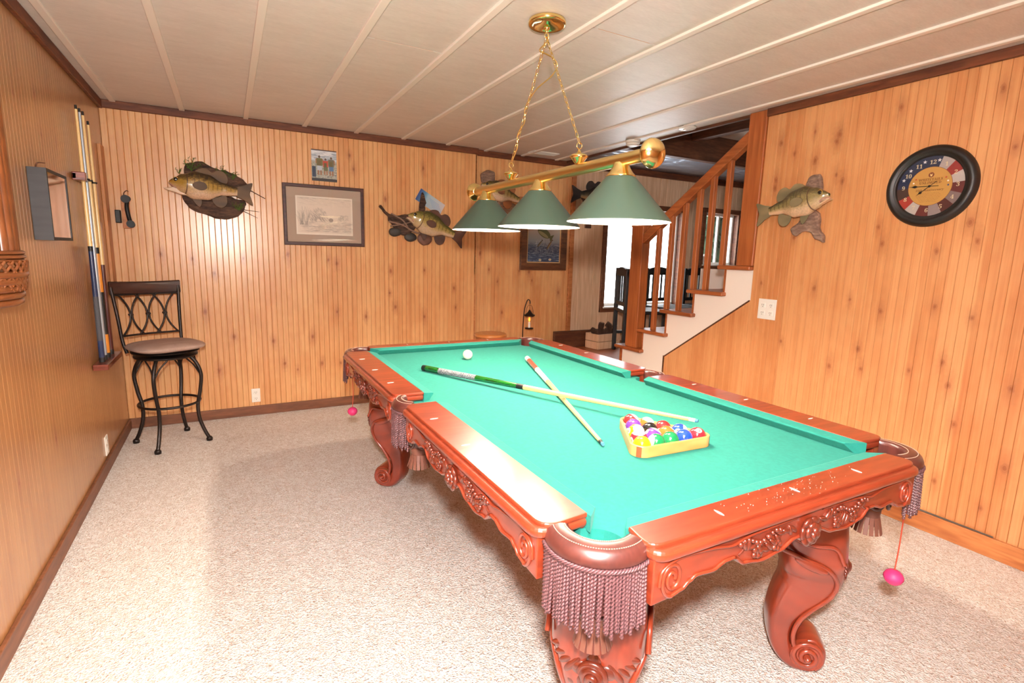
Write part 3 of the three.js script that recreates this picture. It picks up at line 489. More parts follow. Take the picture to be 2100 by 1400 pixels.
  const volute = (() => { const gs = []; for (const s of [-1, 1]) { const p = []; for (let i = 0; i <= 50; i++) { const a = i / 50 * 4.2 * PI, r = 0.052 * (1 - i / 50 * 0.84); p.push([0.034 + r * sin(a + 0.6), 0.07 - r * cos(a + 0.6), s * (0.066 + 0.014 * i / 50)]); } gs.push(tube(p, 0.008, 110, 6)); const q = lathe([[0, 0.022], [0.007, 0.02], [0.011, 0.012], [0.012, 0]], 14); q.rotateX(s * PI / 2); q.translate(0.034, 0.07, s * 0.076); gs.push(q); const disc = new THREE.CylinderGeometry(0.05, 0.053, 0.02, 24); disc.rotateX(PI / 2); disc.translate(0.034, 0.068, s * 0.062); gs.push(disc); } return join(gs); })();
  const kneeScroll = (() => { const gs = []; for (const s of [-1, 1]) { gs.push(tube([[-0.09, 0.47, s * 0.118], [-0.03, 0.45, s * 0.123], [0.05, 0.42, s * 0.117], [0.088, 0.36, s * 0.091], [0.078, 0.3, s * 0.073], [0.032, 0.24, s * 0.067], [0.0, 0.19, s * 0.065], [-0.012, 0.13, s * 0.064], [0.0, 0.08, s * 0.064]], 0.0085, 70, 6), tube([[-0.09, 0.52, s * 0.118], [0.0, 0.5, s * 0.125], [0.06, 0.5, s * 0.124], [0.09, 0.45, s * 0.124]], 0.007, 40, 6)); const lf = ball(0, 0, 0, 0.055, 0.018, 0.012, 12, 8); lf.rotateZ(-0.35); lf.translate(0.0, 0.43, s * 0.122); gs.push(lf); } return join(gs); })();
  const kneeRose = (() => { const gs = [], cx = 0.124, cy = 0.385; const sp = []; for (let i = 0; i <= 60; i++) { const a = i / 60 * 5.2 * PI, r = 0.034 * (1 - i / 60 * 0.86); sp.push([cx + 0.022 * i / 60, cy + r * sin(a), r * cos(a)]); } gs.push(tube(sp, 0.0085, 130, 8)); gs.push(ball(cx, cy, 0, 0.018, 0.036, 0.036, 18, 12));
    for (let p = 0; p < 5; p++) { const a = p / 5 * 2 * PI + 0.3; const g = ball(0, 0, 0, 0.011, 0.02, 0.024, 12, 8); g.rotateX(a); g.translate(cx - 0.008, cy + 0.034 * sin(a), 0.034 * cos(a)); gs.push(g); }
    for (const s of [-1, 1]) { for (let k = 0; k < 4; k++) { const g = ball(0, 0, 0, 0.009, 0.011, 0.036, 12, 8); g.rotateX(s * (0.9 - k * 0.28)); g.translate(0.114 - k * 0.004, 0.4 + 0.012 * k, s * (0.05 + 0.008 * k)); gs.push(g); } gs.push(ball(0.108, 0.35, s * 0.042, 0.01, 0.02, 0.024, 12, 8)); }
    return join(gs); })();
  for (const sx of [-1, 1]) for (const sz of [-1, 1]) {
    const m = mesh('leg', legG, M.mahogany, t); m.position.set(sx * 0.432, 0.004, sz * 0.985); m.rotation.y = Math.atan2(-sz, sx);
    mesh('volute', volute, M.mahogany, m); mesh('knee_moulding', kneeScroll, M.mahogany, m); mesh('rose_carving', kneeRose, M.mahoganyDark, m);
  }
  // chalk crumbs on the near rail
  const crumbs = [], R = rng(8); for (let i = 0; i < 70; i++) { const x = (R() + R() - 1) * 0.32, z = 1.195 + (R() + R() - 1) * 0.045; const g = new THREE.TetrahedronGeometry(0.0005 + R() * 0.0008); g.translate(x, RT + 0.001, z); crumbs.push(g); }
  const dust = mesh('chalk_crumbs', crumbs, M.plastic); dust.userData = { label: 'pale chalk crumbs scattered on the near rail', category: 'crumbs', kind: 'stuff' };
}

// ---------------------------------------------------------------- balls, rack and cues
const BR = 0.029;
function ballTex(color, stripe, num) {
  return canvasTex(256, 128, (c, w, h) => {
    c.fillStyle = stripe ? '#f6f1e4' : color; c.fillRect(0, 0, w, h);
    if (stripe) { c.fillStyle = color; c.fillRect(0, h * 0.27, w, h * 0.46); }
    for (const x of [64, 192]) { c.fillStyle = '#f8f4ea'; c.beginPath(); c.ellipse(x, h / 2, 15, 15, 0, 0, 7); c.fill(); c.fillStyle = '#191513'; c.font = 'bold 20px sans-serif'; c.textAlign = 'center'; c.textBaseline = 'middle'; c.fillText(num, x, h / 2 + 1); }
  });
}
const ballGeo = new THREE.SphereGeometry(BR, 36, 24);
const gloss = { roughness: 0.09, clearcoat: 1, clearcoatRoughness: 0.03 };
{
  const b = mesh('cue_ball', ballGeo, std({ color: 0xf6f0d6, ...gloss })); b.position.set(-0.036, BED + BR, -0.806); tag(b, 'plain white cue ball alone at the far end of the table', 'ball');
  const ang = 0.048, e1 = [cos(ang), sin(ang)], e2 = [sin(ang), -cos(ang)], mid = [-0.0035, 0.806];
  const at = (row, i) => { const a = (i - (4 - row) / 2) * BR * 2.01, d = 0.0105 + BR + row * BR * 2.01 * 0.866; return [mid[0] + e1[0] * a + e2[0] * d, mid[1] + e1[1] * a + e2[1] * d]; };
  const C = { yellow: '#f2c21c', blue: '#1f48c4', red: '#c92b38', purple: '#6a3a9c', orange: '#ea6a2c', green: '#14804a', maroon: '#8c2a2c', black: '#141313' };
  const rows = [[['yellow', 0, '1'], ['green', 1, '14'], ['green', 0, '6'], ['blue', 0, '2'], ['red', 0, '3']], [['red', 1, '11'], ['purple', 1, '12'], ['orange', 0, '5'], ['blue', 1, '10']], [['yellow', 1, '9'], ['black', 0, '8'], ['maroon', 0, '7']], [['purple', 0, '4'], ['orange', 1, '13']], [['maroon', 1, '15']]];
  const lab = [['solid yellow ball in the nearest corner of the rack', 'green striped ball beside the yellow corner ball', 'solid green ball in the middle of the near rack side', 'solid blue ball next to the red corner ball', 'solid red ball in the right corner of the rack'],
    ['red striped ball behind the yellow corner ball', 'purple striped ball behind the green ones', 'solid orange ball behind the solid green ball', 'blue striped ball behind the solid blue ball'], ['yellow striped ball against the left rack side', 'black eight ball in the centre of the rack', 'solid maroon ball against the far rack side'], ['solid purple ball against the left rack side', 'orange striped ball near the far rack corner'], ['maroon striped ball in the far corner of the rack']];
  const R = rng(55);
  rows.forEach((row, r) => row.forEach(([c, st, n], i) => {
    const m = mesh('billiard_ball', ballGeo, std({ map: ballTex(C[c], st, n), ...gloss })), p = at(r, i); m.position.set(p[0], BED + BR, p[1]);
    m.rotation.set(R() * 6, R() * 6, R() * 6); tag(m, lab[r][i], 'ball', 'billiard balls in the triangle rack');
  }));
  // triangle rack
  const k = thing('ball_rack', 'blond wooden triangle rack around the billiard balls', 'ball rack', [0, 0, 0]);
  const tri = (off, rc) => { // rounded triangle hugging the ball centres
    const A = at(0, 0), B = at(0, 4), Cc = at(4, 0), pts = []; const ctr = [(A[0] + B[0] + Cc[0]) / 3, (A[1] + B[1] + Cc[1]) / 3];
    [A, B, Cc].forEach((p) => { const a0 = Math.atan2(p[1] - ctr[1], p[0] - ctr[0]); for (let i = 8; i >= -8; i--) { const a = a0 + i / 8 * PI / 3; pts.push([p[0] + rc * cos(a), p[1] + rc * sin(a)]); } });
    return pts;
  };
  const ord = (pts) => pts; const inner = tri(0, BR + 0.0012), outer = tri(0, BR + 0.0105);
  const sh = new THREE.Shape(outer.map((p) => V2(p[0], -p[1]))); sh.holes.push(new THREE.Path(inner.map((p) => V2(p[0], -p[1])).reverse()));
  const blond = std({ map: grainTex([236, 188, 118], [212, 150, 78], 44, 256, 256, 4, 30), roughness: 0.4, clearcoat: 0.4, clearcoatRoughness: 0.2 });
  mesh('frame', slab(sh, BED + 0.0005, BED + 0.037, 0.002, 2), blond, k);
  const inlay = std({ color: 0xb24a28, roughness: 0.4 });
  [[at(0, 0), [-1, 1]], [at(0, 4), [1, 1]], [at(4, 0), [0, -1]]].forEach(([p], i) => { const ctr = [mid[0] + e2[0] * 0.13, mid[1] + e2[1] * 0.13], a = Math.atan2(p[1] - ctr[1], p[0] - ctr[0]); const g = grid(6, 1, (u, v) => { const b = a + (u - 0.5) * 0.42; return [p[0] + (BR + 0.0112) * cos(b), lerp(BED + 0.002, BED + 0.0355, v), p[1] + (BR + 0.0112) * sin(b)]; }); mesh('corner_inlay', g, inlay, k); });
}
function cueParts(root, len, bands, local) { // bands: [from, to, r0, r1, material, name] measured from the butt
  bands.forEach(([a, b, r0, r1, mat, name]) => { const g = new THREE.CylinderGeometry(r1, r0, (b - a) * len, 18, 1); g.translate(0, (a + b) / 2 * len, 0); mesh(name, g, mat, root); });
}
const maple = std({ map: grainTex([240, 206, 148], [222, 178, 112], 46, 256, 256, 40, 4), roughness: 0.35, clearcoat: 0.4, clearcoatRoughness: 0.2 });
const linen = std({ map: dataTex(128, 128, (x, y) => { const n = hash(x >> 1, y >> 1, 7); return n > 0.55 ? [160, 160, 164] : [84, 86, 92]; }), roughness: 0.85 });
const ferrule = std({ color: 0xf5f1e8, roughness: 0.35 }), chalkBlue = std({ color: 0x4d86a8, roughness: 0.9 }), greenWood = std({ map: grainTex([26, 110, 34], [10, 62, 16], 47, 256, 256, 20, 6), roughness: 0.2, clearcoat: 1, clearcoatRoughness: 0.06 });
function cue(name, label, A, B, bands) {
  const o = thing(name, label, 'cue', A), d = V3(...B).sub(V3(...A)), L = d.length(); o.quaternion.setFromUnitVectors(V3(0, 1, 0), d.normalize()); cueParts(o, L, bands); return o;
}
cue('pool_cue', 'pool cue with glossy green butt and speckled grey wrap lying on the table', [-0.369, BED + 0.0155, -0.622], [0.192, BED + 0.05, 0.705], [[0, 0.018, 0.0155, 0.0155, M.black, 'bumper'], [0.018, 0.085, 0.0152, 0.0148, greenWood, 'butt'], [0.085, 0.262, 0.0148, 0.0138, linen, 'wrap'], [0.262, 0.435, 0.0138, 0.0122, greenWood, 'forearm'], [0.435, 0.462, 0.0122, 0.012, M.black, 'joint_collar'], [0.462, 0.978, 0.0118, 0.0068, maple, 'shaft'], [0.978, 0.993, 0.0068, 0.0066, ferrule, 'ferrule'], [0.993, 1, 0.0066, 0.0055, chalkBlue, 'tip']]);
const coral = std({ color: 0xc25648, roughness: 0.25, clearcoat: 0.8, clearcoatRoughness: 0.1 });
cue('pool_cue', 'pool cue with white and coral red butt crossed under the green one', [0.27, BED + 0.0165, -0.639], [-0.194, BED + 0.0088, 0.663], [[0, 0.05, 0.0145, 0.0148, ferrule, 'bumper'], [0.05, 0.215, 0.0148, 0.0138, coral, 'butt'], [0.215, 0.4, 0.0138, 0.0122, ferrule, 'wrap'], [0.4, 0.978, 0.0118, 0.0066, maple, 'shaft'], [0.978, 0.993, 0.0066, 0.0064, M.black, 'ferrule'], [0.993, 1, 0.0064, 0.0054, chalkBlue, 'tip']]);

// pink balls dangling on red cords from two corner pockets
const pink = std({ color: 0xe83a7a, roughness: 0.5 }), cordRed = std({ color: 0xc2482e, roughness: 0.7 });
for (const [x, z, y, top, lab] of [[0.672, 1.16, 0.352, 0.575, 'pink rubber ball hanging on a red cord by the clock wall'], [-0.62, -1.211, 0.418, 0.625, 'pink ball hanging on a cord at the far left pocket']]) {
  const o = thing('hanging_ball', lab, 'ball', [x, y, z]);
  mesh('ball', [lathe([[0, -0.027], [0.014, -0.024], [0.024, -0.015], [0.0295, -0.003], [0.0275, 0.0], [0.0295, 0.003], [0.024, 0.015], [0.014, 0.023], [0, 0.026]], 24)], pink, o);
  mesh('cord', [tube([[0, 0.024, 0], [0.006, (top - y) * 0.5, 0], [0.004, top - y, 0]], 0.0022, 20, 6), new THREE.TorusGeometry(0.009, 0.002, 6, 14).translate(0.004, top - y + 0.008, 0)], cordRed, o);
}

// ---------------------------------------------------------------- billiard light over the table
{
  const L = thing('billiard_light', 'brass three-shade billiard light hanging on chains over the table', 'ceiling light', [0, 0, 0]);
  const zc = -0.112, by = 1.727;
  mesh('canopy', lathe([[0, 0.032], [0.02, 0.03], [0.026, 0.022], [0.055, 0.016], [0.06, 0.008], [0.075, 0.006], [0.08, 0.014], [0.078, 0.026], [0.06, 0.032], [0, 0.032]].map(([r, y]) => [r, CEIL - 0.034 + y]), 40).translate(0, 0, -0.1), M.brass, L);
  mesh('canopy_knob', [ball(0, CEIL - 0.036, -0.1, 0.014), ball(0, CEIL - 0.05, -0.1, 0.007), new THREE.TorusGeometry(0.01, 0.0022, 8, 16).translate(0, CEIL - 0.066, -0.1)], M.brass, L);
  mesh('bar', [rod([0, by, -0.8], [0, by, 0.575], 0.0225, 0.0225, 24)], M.brassSatin, L);
  for (const [z, s] of [[-0.8, -1], [0.575, 1]]) { const g = lathe([[0, -0.022], [0.024, -0.02], [0.026, -0.012], [0.036, -0.004], [0.046, 0.006], [0.049, 0.016], [0.044, 0.03], [0.03, 0.042], [0.012, 0.05], [0, 0.052]], 32); g.rotateX(s * PI / 2); g.translate(0, by, z); mesh('end_finial', g, M.brass, L); }
  const hooks = [-0.39, 0.176];
  for (const z of hooks) {
    mesh('hanger', [lathe([[0.01, 0.018], [0.022, 0.03], [0.03, 0.042], [0.038, 0.048], [0.03, 0.056], [0.012, 0.062], [0.006, 0.07], [0, 0.08]], 28).translate(0, by, z), new THREE.TorusGeometry(0.012, 0.0022, 8, 18).translate(0, by + 0.09, z)], M.brass, L);
    const A = V3(0, by + 0.1, z), B = V3(0, CEIL - 0.075, -0.1), n = 19, gs = [], dir = B.clone().sub(A).normalize(), q = new THREE.Quaternion().setFromUnitVectors(V3(0, 1, 0), dir), len = A.distanceTo(B) / n;
    for (let k = 0; k < n; k++) { const g = new THREE.TorusGeometry(len * 0.36, 0.0017, 6, 14); g.scale(0.62, 1.75, 1); g.rotateY(k % 2 ? PI / 2 : 0.3); g.applyQuaternion(q); const P = A.clone().lerp(B, (k + 0.5) / n); g.translate(P.x, P.y, P.z); gs.push(g); }
    mesh('chain', gs, M.brass, L);
  }
  const z0 = hooks[0], at = (k) => { const A = V3(0, by + 0.1, z0), B = V3(0, CEIL - 0.075, -0.1); return A.lerp(B, k); };
  const cp = []; [[0.02, 0], [0.14, 0.01], [0.25, -0.011], [0.36, 0.01], [0.47, -0.01], [0.56, 0.006], [0.62, 0.03], [0.7, 0.095], [0.76, 0.105], [0.82, 0.075], [0.88, 0.02], [0.92, -0.02], [0.96, 0.0], [0.99, 0.012], [1.03, 0.0]].forEach(([k, o]) => { const p = at(k); cp.push([p.x + o * 0.35, p.y, p.z + o]); });
  mesh('cord', tube(cp, 0.0032, 130, 6), M.brassSatin, L);
  const outer = [[0.045, 1.672], [0.183, 1.516]], sock = [];
  const bulbMat = new THREE.MeshStandardMaterial({ color: 0xffffff, emissive: 0xffdcae, emissiveIntensity: 12 });
  for (const z of [-0.657, -0.112, 0.437]) {
    mesh('cap', [lathe([[0.05, 1.666], [0.053, 1.67], [0.05, 1.675], [0.042, 1.684], [0.033, 1.698], [0.027, 1.712], [0.025, 1.718]], 30).translate(0, 0, z)], M.brass, L);
    const s = mesh('shade', lathe([[0.047, 1.674], ...[0, 0.25, 0.5, 0.75, 1].map((k) => [lerp(0.05, 0.1815, k), lerp(1.671, 1.52, k)]), [0.184, 1.514]], 64).translate(0, 0, z), M.shade, L);
    mesh('shade_lining', lathe([[0.012, 1.669], [0.046, 1.668], [0.1795, 1.5175], [0.1838, 1.513]], 64).translate(0, 0, z), M.shadeIn, s);
    mesh('bulb', lathe([[0, 1.558], [0.018, 1.561], [0.029, 1.574], [0.031, 1.59], [0.026, 1.608], [0.016, 1.63], [0.013, 1.655], [0, 1.66]], 24).translate(0, 0, z), bulbMat, L);
    const p = new THREE.PointLight(BULB.color, BULB.intensity, 0, 2); p.name = 'bulb_light'; p.position.set(0, 1.59, z); p.castShadow = true; p.shadow.radius = 1.4; scene.add(p);
  }
}
// the flash unit behind the camera that makes the bounced light
{
  const f = thing('camera_flash', 'black flash unit with its head tilted to the ceiling behind the camera', 'flash', [FLASH.x, FLASH.y, FLASH.z + 0.04]);
  mesh('body', rbox(-0.035, 0.035, -0.09, 0.01, -0.02, 0.03, 0.006), M.black, f);
  mesh('head', rbox(-0.037, 0.037, 0.01, 0.05, -0.03, 0.035, 0.006), M.black, f);
}

// ---------------------------------------------------------------- bar stool in the corner
{
  const s = thing('bar_stool', 'dark metal bar stool with oval lattice back and suede seat', 'stool', [-1.655, 0, -2.34], 0.482);
  const C = (r, a, y) => [r * cos(a), y, r * sin(a)];
  for (let k = 0; k < 4; k++) { const a = PI / 4 + k * PI / 2; const leg = mesh('leg', tube([C(0.15, a, 0.625), C(0.185, a, 0.58), C(0.212, a, 0.5), C(0.2, a, 0.38), C(0.178, a, 0.27), C(0.183, a, 0.17), C(0.21, a, 0.08), C(0.237, a, 0.02)], 0.0125, 50, 8), M.blackMetal, s); mesh('foot_cap', lathe([[0, 0], [0.02, 0], [0.021, 0.018], [0.014, 0.03], [0, 0.032]], 16).translate(...C(0.238, a, 0)), M.blackMetal, leg);
    for (const d of [-1, 1]) mesh('bracket', tube([C(0.205, a, 0.5), C(0.18, a + d * 0.16, 0.57), C(0.165, a + d * 0.42, 0.622)], 0.0055, 20, 6), M.blackMetal, s); }
  mesh('foot_ring', new THREE.TorusGeometry(0.185, 0.009, 8, 48).rotateX(PI / 2).translate(0, 0.295, 0), M.blackMetal, s);
  mesh('seat_frame', [lathe([[0, 0.622], [0.17, 0.622], [0.19, 0.63], [0.19, 0.642], [0, 0.642]], 32), lathe([[0, 0.642], [0.09, 0.642], [0.09, 0.66], [0.2, 0.662], [0.205, 0.672], [0, 0.675]], 32)], M.blackMetal, s);
  const suede = std({ map: dataTex(256, 256, (x, y) => mix3([190, 164, 150], [158, 130, 117], 0.6 * vnoise(x / 40, y / 26, 3, 6, 10) + 0.4 * hash(x, y, 4))), roughness: 0.95, sheen: 0.6, sheenRoughness: 0.5 });
  mesh('seat_cushion', grid(64, 14, (i, j) => { const a = i * 2 * PI, e = 0.62, c = cos(a), d = sin(a), q = j * PI, rr = sin(q) ** 0.55; return [0.218 * rr * Math.sign(c) * Math.abs(c) ** e, 0.702 + 0.034 * -cos(q) * (0.9 + 0.1 * rr), 0.205 * rr * Math.sign(d) * Math.abs(d) ** e + 0.01, c * rr * 0.5, d * rr * 0.5]; }), suede, s);
  const bz = (y) => -0.175 - (y - 0.65) * 0.12;
  for (const d of [-1, 1]) mesh('back_post', tube([[d * 0.175, 0.65, -0.16], [d * 0.185, 0.72, bz(0.72)], [d * 0.195, 0.9, bz(0.9)], [d * 0.21, 1.1, bz(1.1)]], 0.0115, 30, 8), M.blackMetal, s);
  mesh('cross_rail', tube([[-0.187, 0.765, bz(0.765)], [0, 0.765, bz(0.765) - 0.025], [0.187, 0.765, bz(0.765)]], 0.007, 24, 6), M.blackMetal, s); mesh('cross_rail', tube([[-0.203, 1.045, bz(1.045)], [0, 1.045, bz(1.045) - 0.03], [0.203, 1.045, bz(1.045)]], 0.007, 24, 6), M.blackMetal, s);
  for (const c of [-0.107, 0, 0.107]) for (const d of [-1, 1]) { const p = []; for (let i = 0; i <= 12; i++) { const v = i / 12 * 2 - 1, x = c + d * (0.005 + 0.062 * v * v); p.push([x, 0.905 + v * 0.14, bz(0.905 + v * 0.14) - 0.024 * (1 - (x / 0.2) ** 2)]); } mesh('lattice_arc', tube(p, 0.0062, 28, 6), M.blackMetal, s); }
  for (const c of [-0.107, 0, 0.107]) mesh('lattice_clip', rbox(c - 0.014, c + 0.014, 0.898, 0.912, bz(0.905) - 0.034, bz(0.905) - 0.012, 0.003), M.blackMetal, s);
  const darkWood = std({ map: grainTex([62, 32, 24], [36, 16, 12], 51), roughness: 0.35, clearcoat: 0.4 });
  mesh('top_rail', [grid(30, 12, (i, j) => { const x = (i - 0.5) * 0.44, q = j * 2 * PI, yy = cos(q), zz = sin(q), y = 1.092 + 0.046 * Math.sign(yy) * Math.abs(yy) ** 0.4 + 0.006 * (1 - (2 * i - 1) ** 2) * -1; return [x, y, bz(1.09) - 0.03 * (1 - (x / 0.22) ** 2) + 0.011 * zz, x, y]; }), rbox(-0.221, -0.216, 1.05, 1.134, bz(1.09) - 0.01, bz(1.09) + 0.01, 0.002), rbox(0.216, 0.221, 1.05, 1.134, bz(1.09) - 0.01, bz(1.09) + 0.01, 0.002)], darkWood, s);
}

// ---------------------------------------------------------------- fish mounts
function fishTex(top, side, belly, bar, bars, seed) {
  return dataTex(256, 128, (x, y) => {
    const u = x / 256, v = y / 128, n = vnoise(x / 6, y / 5, seed), sc = hash(x >> 2, y >> 2, seed + 3);
    let c = v > 0.62 ? mix3(side, top, clamp((v - 0.62 + (n - 0.5) * 0.16) / 0.25, 0, 1)) : mix3(belly, side, clamp((v - 0.2 + (n - 0.5) * 0.1) / 0.3, 0, 1));
    const bw = Math.abs(((u * bars + 0.06 * vnoise(v * 9, bars, seed + 1)) % 1) - 0.5);
    if (u > 0.3 && bw < 0.17 && v > 0.3 && v < 0.9) c = mix3(c, bar, 0.75 * clamp(1 - bw / 0.17, 0, 1) ** 0.6 * clamp((v - 0.3) * 5, 0, 1) * (0.6 + 0.6 * n));
    if (u < 0.27) { c = mix3(c, side, 0.25); if (Math.abs(u - 0.265 + 0.12 * (v - 0.5) ** 2) < 0.008) c = mix3(c, [70, 40, 30], 0.7); }
    return mix3(c, [c[0] * 0.8, c[1] * 0.8, c[2] * 0.8], sc * 0.5);
  }, true, false);
}
function makeFish(o, root, dx, dy, turn) {
  const xf = new THREE.Matrix4().makeRotationZ(turn).setPosition(dx, dy, 0), before = new Set();
  fishParts(o, root, (g) => (before.has(g) ? g : (before.add(g), g.applyMatrix4(xf))));
}
function fishParts(o, root, X) {     // local: +z out of the wall, head towards o.dir * -x
  const { L, H, dir = 1 } = o, bl = L * 0.8, x = (u) => dir * (-L / 2 + u * bl);
  const topT = [[0, 0.03], [0.06, 0.16], [0.18, 0.34], [0.36, 0.5], [0.55, 0.46], [0.78, 0.24], [1, 0.15]], botT = [[0, 0.06], [0.06, 0.18], [0.18, 0.36], [0.36, 0.5], [0.55, 0.46], [0.78, 0.22], [1, 0.15]], thT = [[0, 0.06], [0.08, 0.17], [0.25, 0.28], [0.5, 0.26], [0.8, 0.11], [1, 0.05]];
  const body = grid(30, 20, (i, j) => { const a = dir * j * 2 * PI, tp = curveAt(topT, i)[0] * H, bt = curveAt(botT, i)[0] * H, th = curveAt(thT, i)[0] * H; const s = sin(a); return [x(i), s > 0 ? s * tp : s * bt, o.z + th * cos(a), i, (s + 1) / 2]; });
  const skin = std({ map: fishTex(o.top, o.side, o.belly, o.bar, o.bars || 9, o.seed || 1), roughness: 0.28, clearcoat: 0.8, clearcoatRoughness: 0.15 });
  const b = mesh('body', X(body), skin, root);
  const fin = std({ map: grainTex(o.fin, o.fin2, 60 + (o.seed || 1), 128, 128, 3, 18), roughness: 0.6 });
  const F = (name, pts, depth = 0.007, n = 40) => { const g = extr(splineShape(pts.map(([u, y]) => [dir * (-L / 2 + u * L), y * H]), n), depth, 0.0018, 2); g.translate(0, 0, o.z - depth / 2); return mesh(name, X(g), fin, root); };
  F('tail_fin', [[0.77, 0.13], [0.86, 0.25], [0.98, 0.4], [0.97, 0.2], [0.955, 0], [0.98, -0.2], [1.0, -0.42], [0.88, -0.26], [0.77, -0.13]]);
  F('dorsal_fin', [[0.27, 0.42], [0.33, 0.6], [0.42, 0.66], [0.49, 0.55], [0.55, 0.66], [0.63, 0.62], [0.68, 0.4], [0.66, 0.22], [0.45, 0.35]]);
  F('anal_fin', [[0.5, -0.4], [0.55, -0.62], [0.62, -0.66], [0.68, -0.5], [0.66, -0.2], [0.56, -0.3]]);
  F('pelvic_fin', [[0.26, -0.42], [0.3, -0.62], [0.36, -0.74], [0.385, -0.58], [0.36, -0.42]]);
  const pf = F('pectoral_fin', [[0.27, 0.0], [0.33, 0.13], [0.42, 0.1], [0.44, -0.05], [0.38, -0.16], [0.29, -0.1]], 0.006); pf.position.z = 0.27 * H + 0.002;
  const ez = curveAt(thT, 0.1)[0] * H; mesh('eye', X(ball(x(0.1), 0.1 * H, o.z + ez * 0.86, 0.014 * L / 0.5, undefined, 0.008, 14, 10)), std({ color: 0x16120e, roughness: 0.1, clearcoat: 1 }), b);
  mesh('eye_ring', X(new THREE.TorusGeometry(0.0145 * L / 0.5, 0.0026, 6, 18).translate(x(0.1), 0.1 * H, o.z + ez * 0.84)), std({ color: 0xb08a3c, roughness: 0.3 }), b);
  const J = o.open ? [[-0.055, -0.24], [-0.03, -0.29], [0.06, -0.34], [0.16, -0.4], [0.24, -0.36], [0.14, -0.16], [0.05, -0.16], [-0.01, -0.22]] : [[-0.02, -0.17], [0.02, -0.2], [0.13, -0.28], [0.2, -0.26], [0.12, -0.1], [0.03, -0.1]]; const jg = extr(splineShape(J.map(([u, y]) => [dir * (-L / 2 + u * L), y * H]), 30), ez * 1.3, 0.006, 3); jg.translate(0, 0, o.z - ez * 0.65); mesh('lower_jaw', X(jg), std({ color: new THREE.Color().setRGB(...o.belly.map((q) => (q / 255) ** 2.2)), roughness: 0.35, clearcoat: 0.5 }), b);
  mesh('lip', X(tube([[dir * (-L / 2 - (o.open ? 0.0 : 0.012) * L), (o.open ? -0.04 : -0.13) * H, o.z], [dir * (-L / 2 + 0.04 * L), -0.12 * H, o.z + ez * 0.8], [dir * (-L / 2 + 0.09 * L), -0.19 * H, o.z + ez * 1.02]], 0.0045, 14, 6)), std({ color: 0xb98a78, roughness: 0.4 }), b);
}
const bark = std({ map: grainTex([104, 74, 56], [48, 32, 24], 57, 256, 256, 5, 26), roughness: 0.85 });
bark.map.repeat.set(4, 4);
const greyWood = std({ map: grainTex([168, 136, 116], [112, 86, 72], 58, 256, 256, 5, 26), roughness: 0.85 }); greyWood.map.repeat.set(4, 4);
const moss = std({ color: 0x4f6a22, roughness: 0.9 });
function drift(pts, depth, seed, z = 0.002, n = 70) { const g = extr(splineShape(pts, n), depth, Math.min(0.012, depth * 0.35), 4); g.translate(0, 0, z); return jitter(g, 0.014, 34, seed); }
function sprig(x, y, z, h, n, seed) { const R = rng(seed), gs = []; for (let i = 0; i < n; i++) { const a = (R() - 0.5) * 1.8, l = h * (0.5 + 0.5 * R()); gs.push(rod([x, y, z], [x + sin(a) * l, y + cos(a) * l, z + (R() - 0.3) * 0.03], 0.0022, 0.0006, 4)); for (let k = 0; k < 4; k++) { const t = 0.3 + 0.2 * k, bx = x + sin(a) * l * t, byy = y + cos(a) * l * t, b = a + (k % 2 ? 0.9 : -0.9); gs.push(rod([bx, byy, z], [bx + sin(b) * l * 0.25, byy + cos(b) * l * 0.25, z + 0.004], 0.0018, 0.0005, 4)); } } return join(gs); }

{ // open-mouthed bass on bark, left of the framed etching
  const o = thing('mounted_fish', 'large bass mount with open mouth on dark bark at the left', 'fish mount', [-1.31, 1.82, ZB], 0, 'mounted fish on the walls');
  mesh('driftwood', drift([[-0.16, 0.06], [-0.17, 0.16], [-0.12, 0.18], [-0.07, 0.2], [0.0, 0.16], [0.1, 0.14], [0.2, 0.09], [0.26, 0.03], [0.24, -0.02], [0.1, 0.0], [0.0, 0.05]], 0.04, 11), bark, o);
  mesh('driftwood', drift([[-0.2, -0.05], [-0.18, -0.12], [-0.15, -0.16], [-0.08, -0.19], [0.02, -0.215], [0.09, -0.22], [0.17, -0.19], [0.2, -0.15], [0.22, -0.08], [0.1, -0.05], [-0.05, -0.04]], 0.045, 12), bark, o);
  mesh('twig', [rod([0.22, 0.03, 0.02], [0.36, -0.045, 0.03], 0.004, 0.003, 6), rod([0.2, -0.14, 0.02], [0.31, -0.15, 0.03], 0.003, 0.001, 5), rod([0.2, -0.15, 0.02], [0.3, -0.2, 0.03], 0.003, 0.001, 5)], bark, o);
  mesh('fern', [sprig(-0.13, 0.12, 0.05, 0.11, 9, 1), sprig(0.07, 0.1, 0.05, 0.08, 7, 2), sprig(0.14, 0.08, 0.05, 0.09, 6, 3), sprig(0.17, -0.15, 0.05, 0.07, 9, 4), sprig(-0.21, 0.09, 0.06, 0.05, 5, 5)], moss, o);
  makeFish({ L: 0.55, H: 0.205, open: 1, z: 0.1, top: [52, 38, 20], side: [176, 138, 58], belly: [214, 176, 142], bar: [104, 76, 26], bars: 15, fin: [112, 80, 42], fin2: [72, 50, 26], seed: 1 }, o, 0.0, 0.0, -0.09);
}
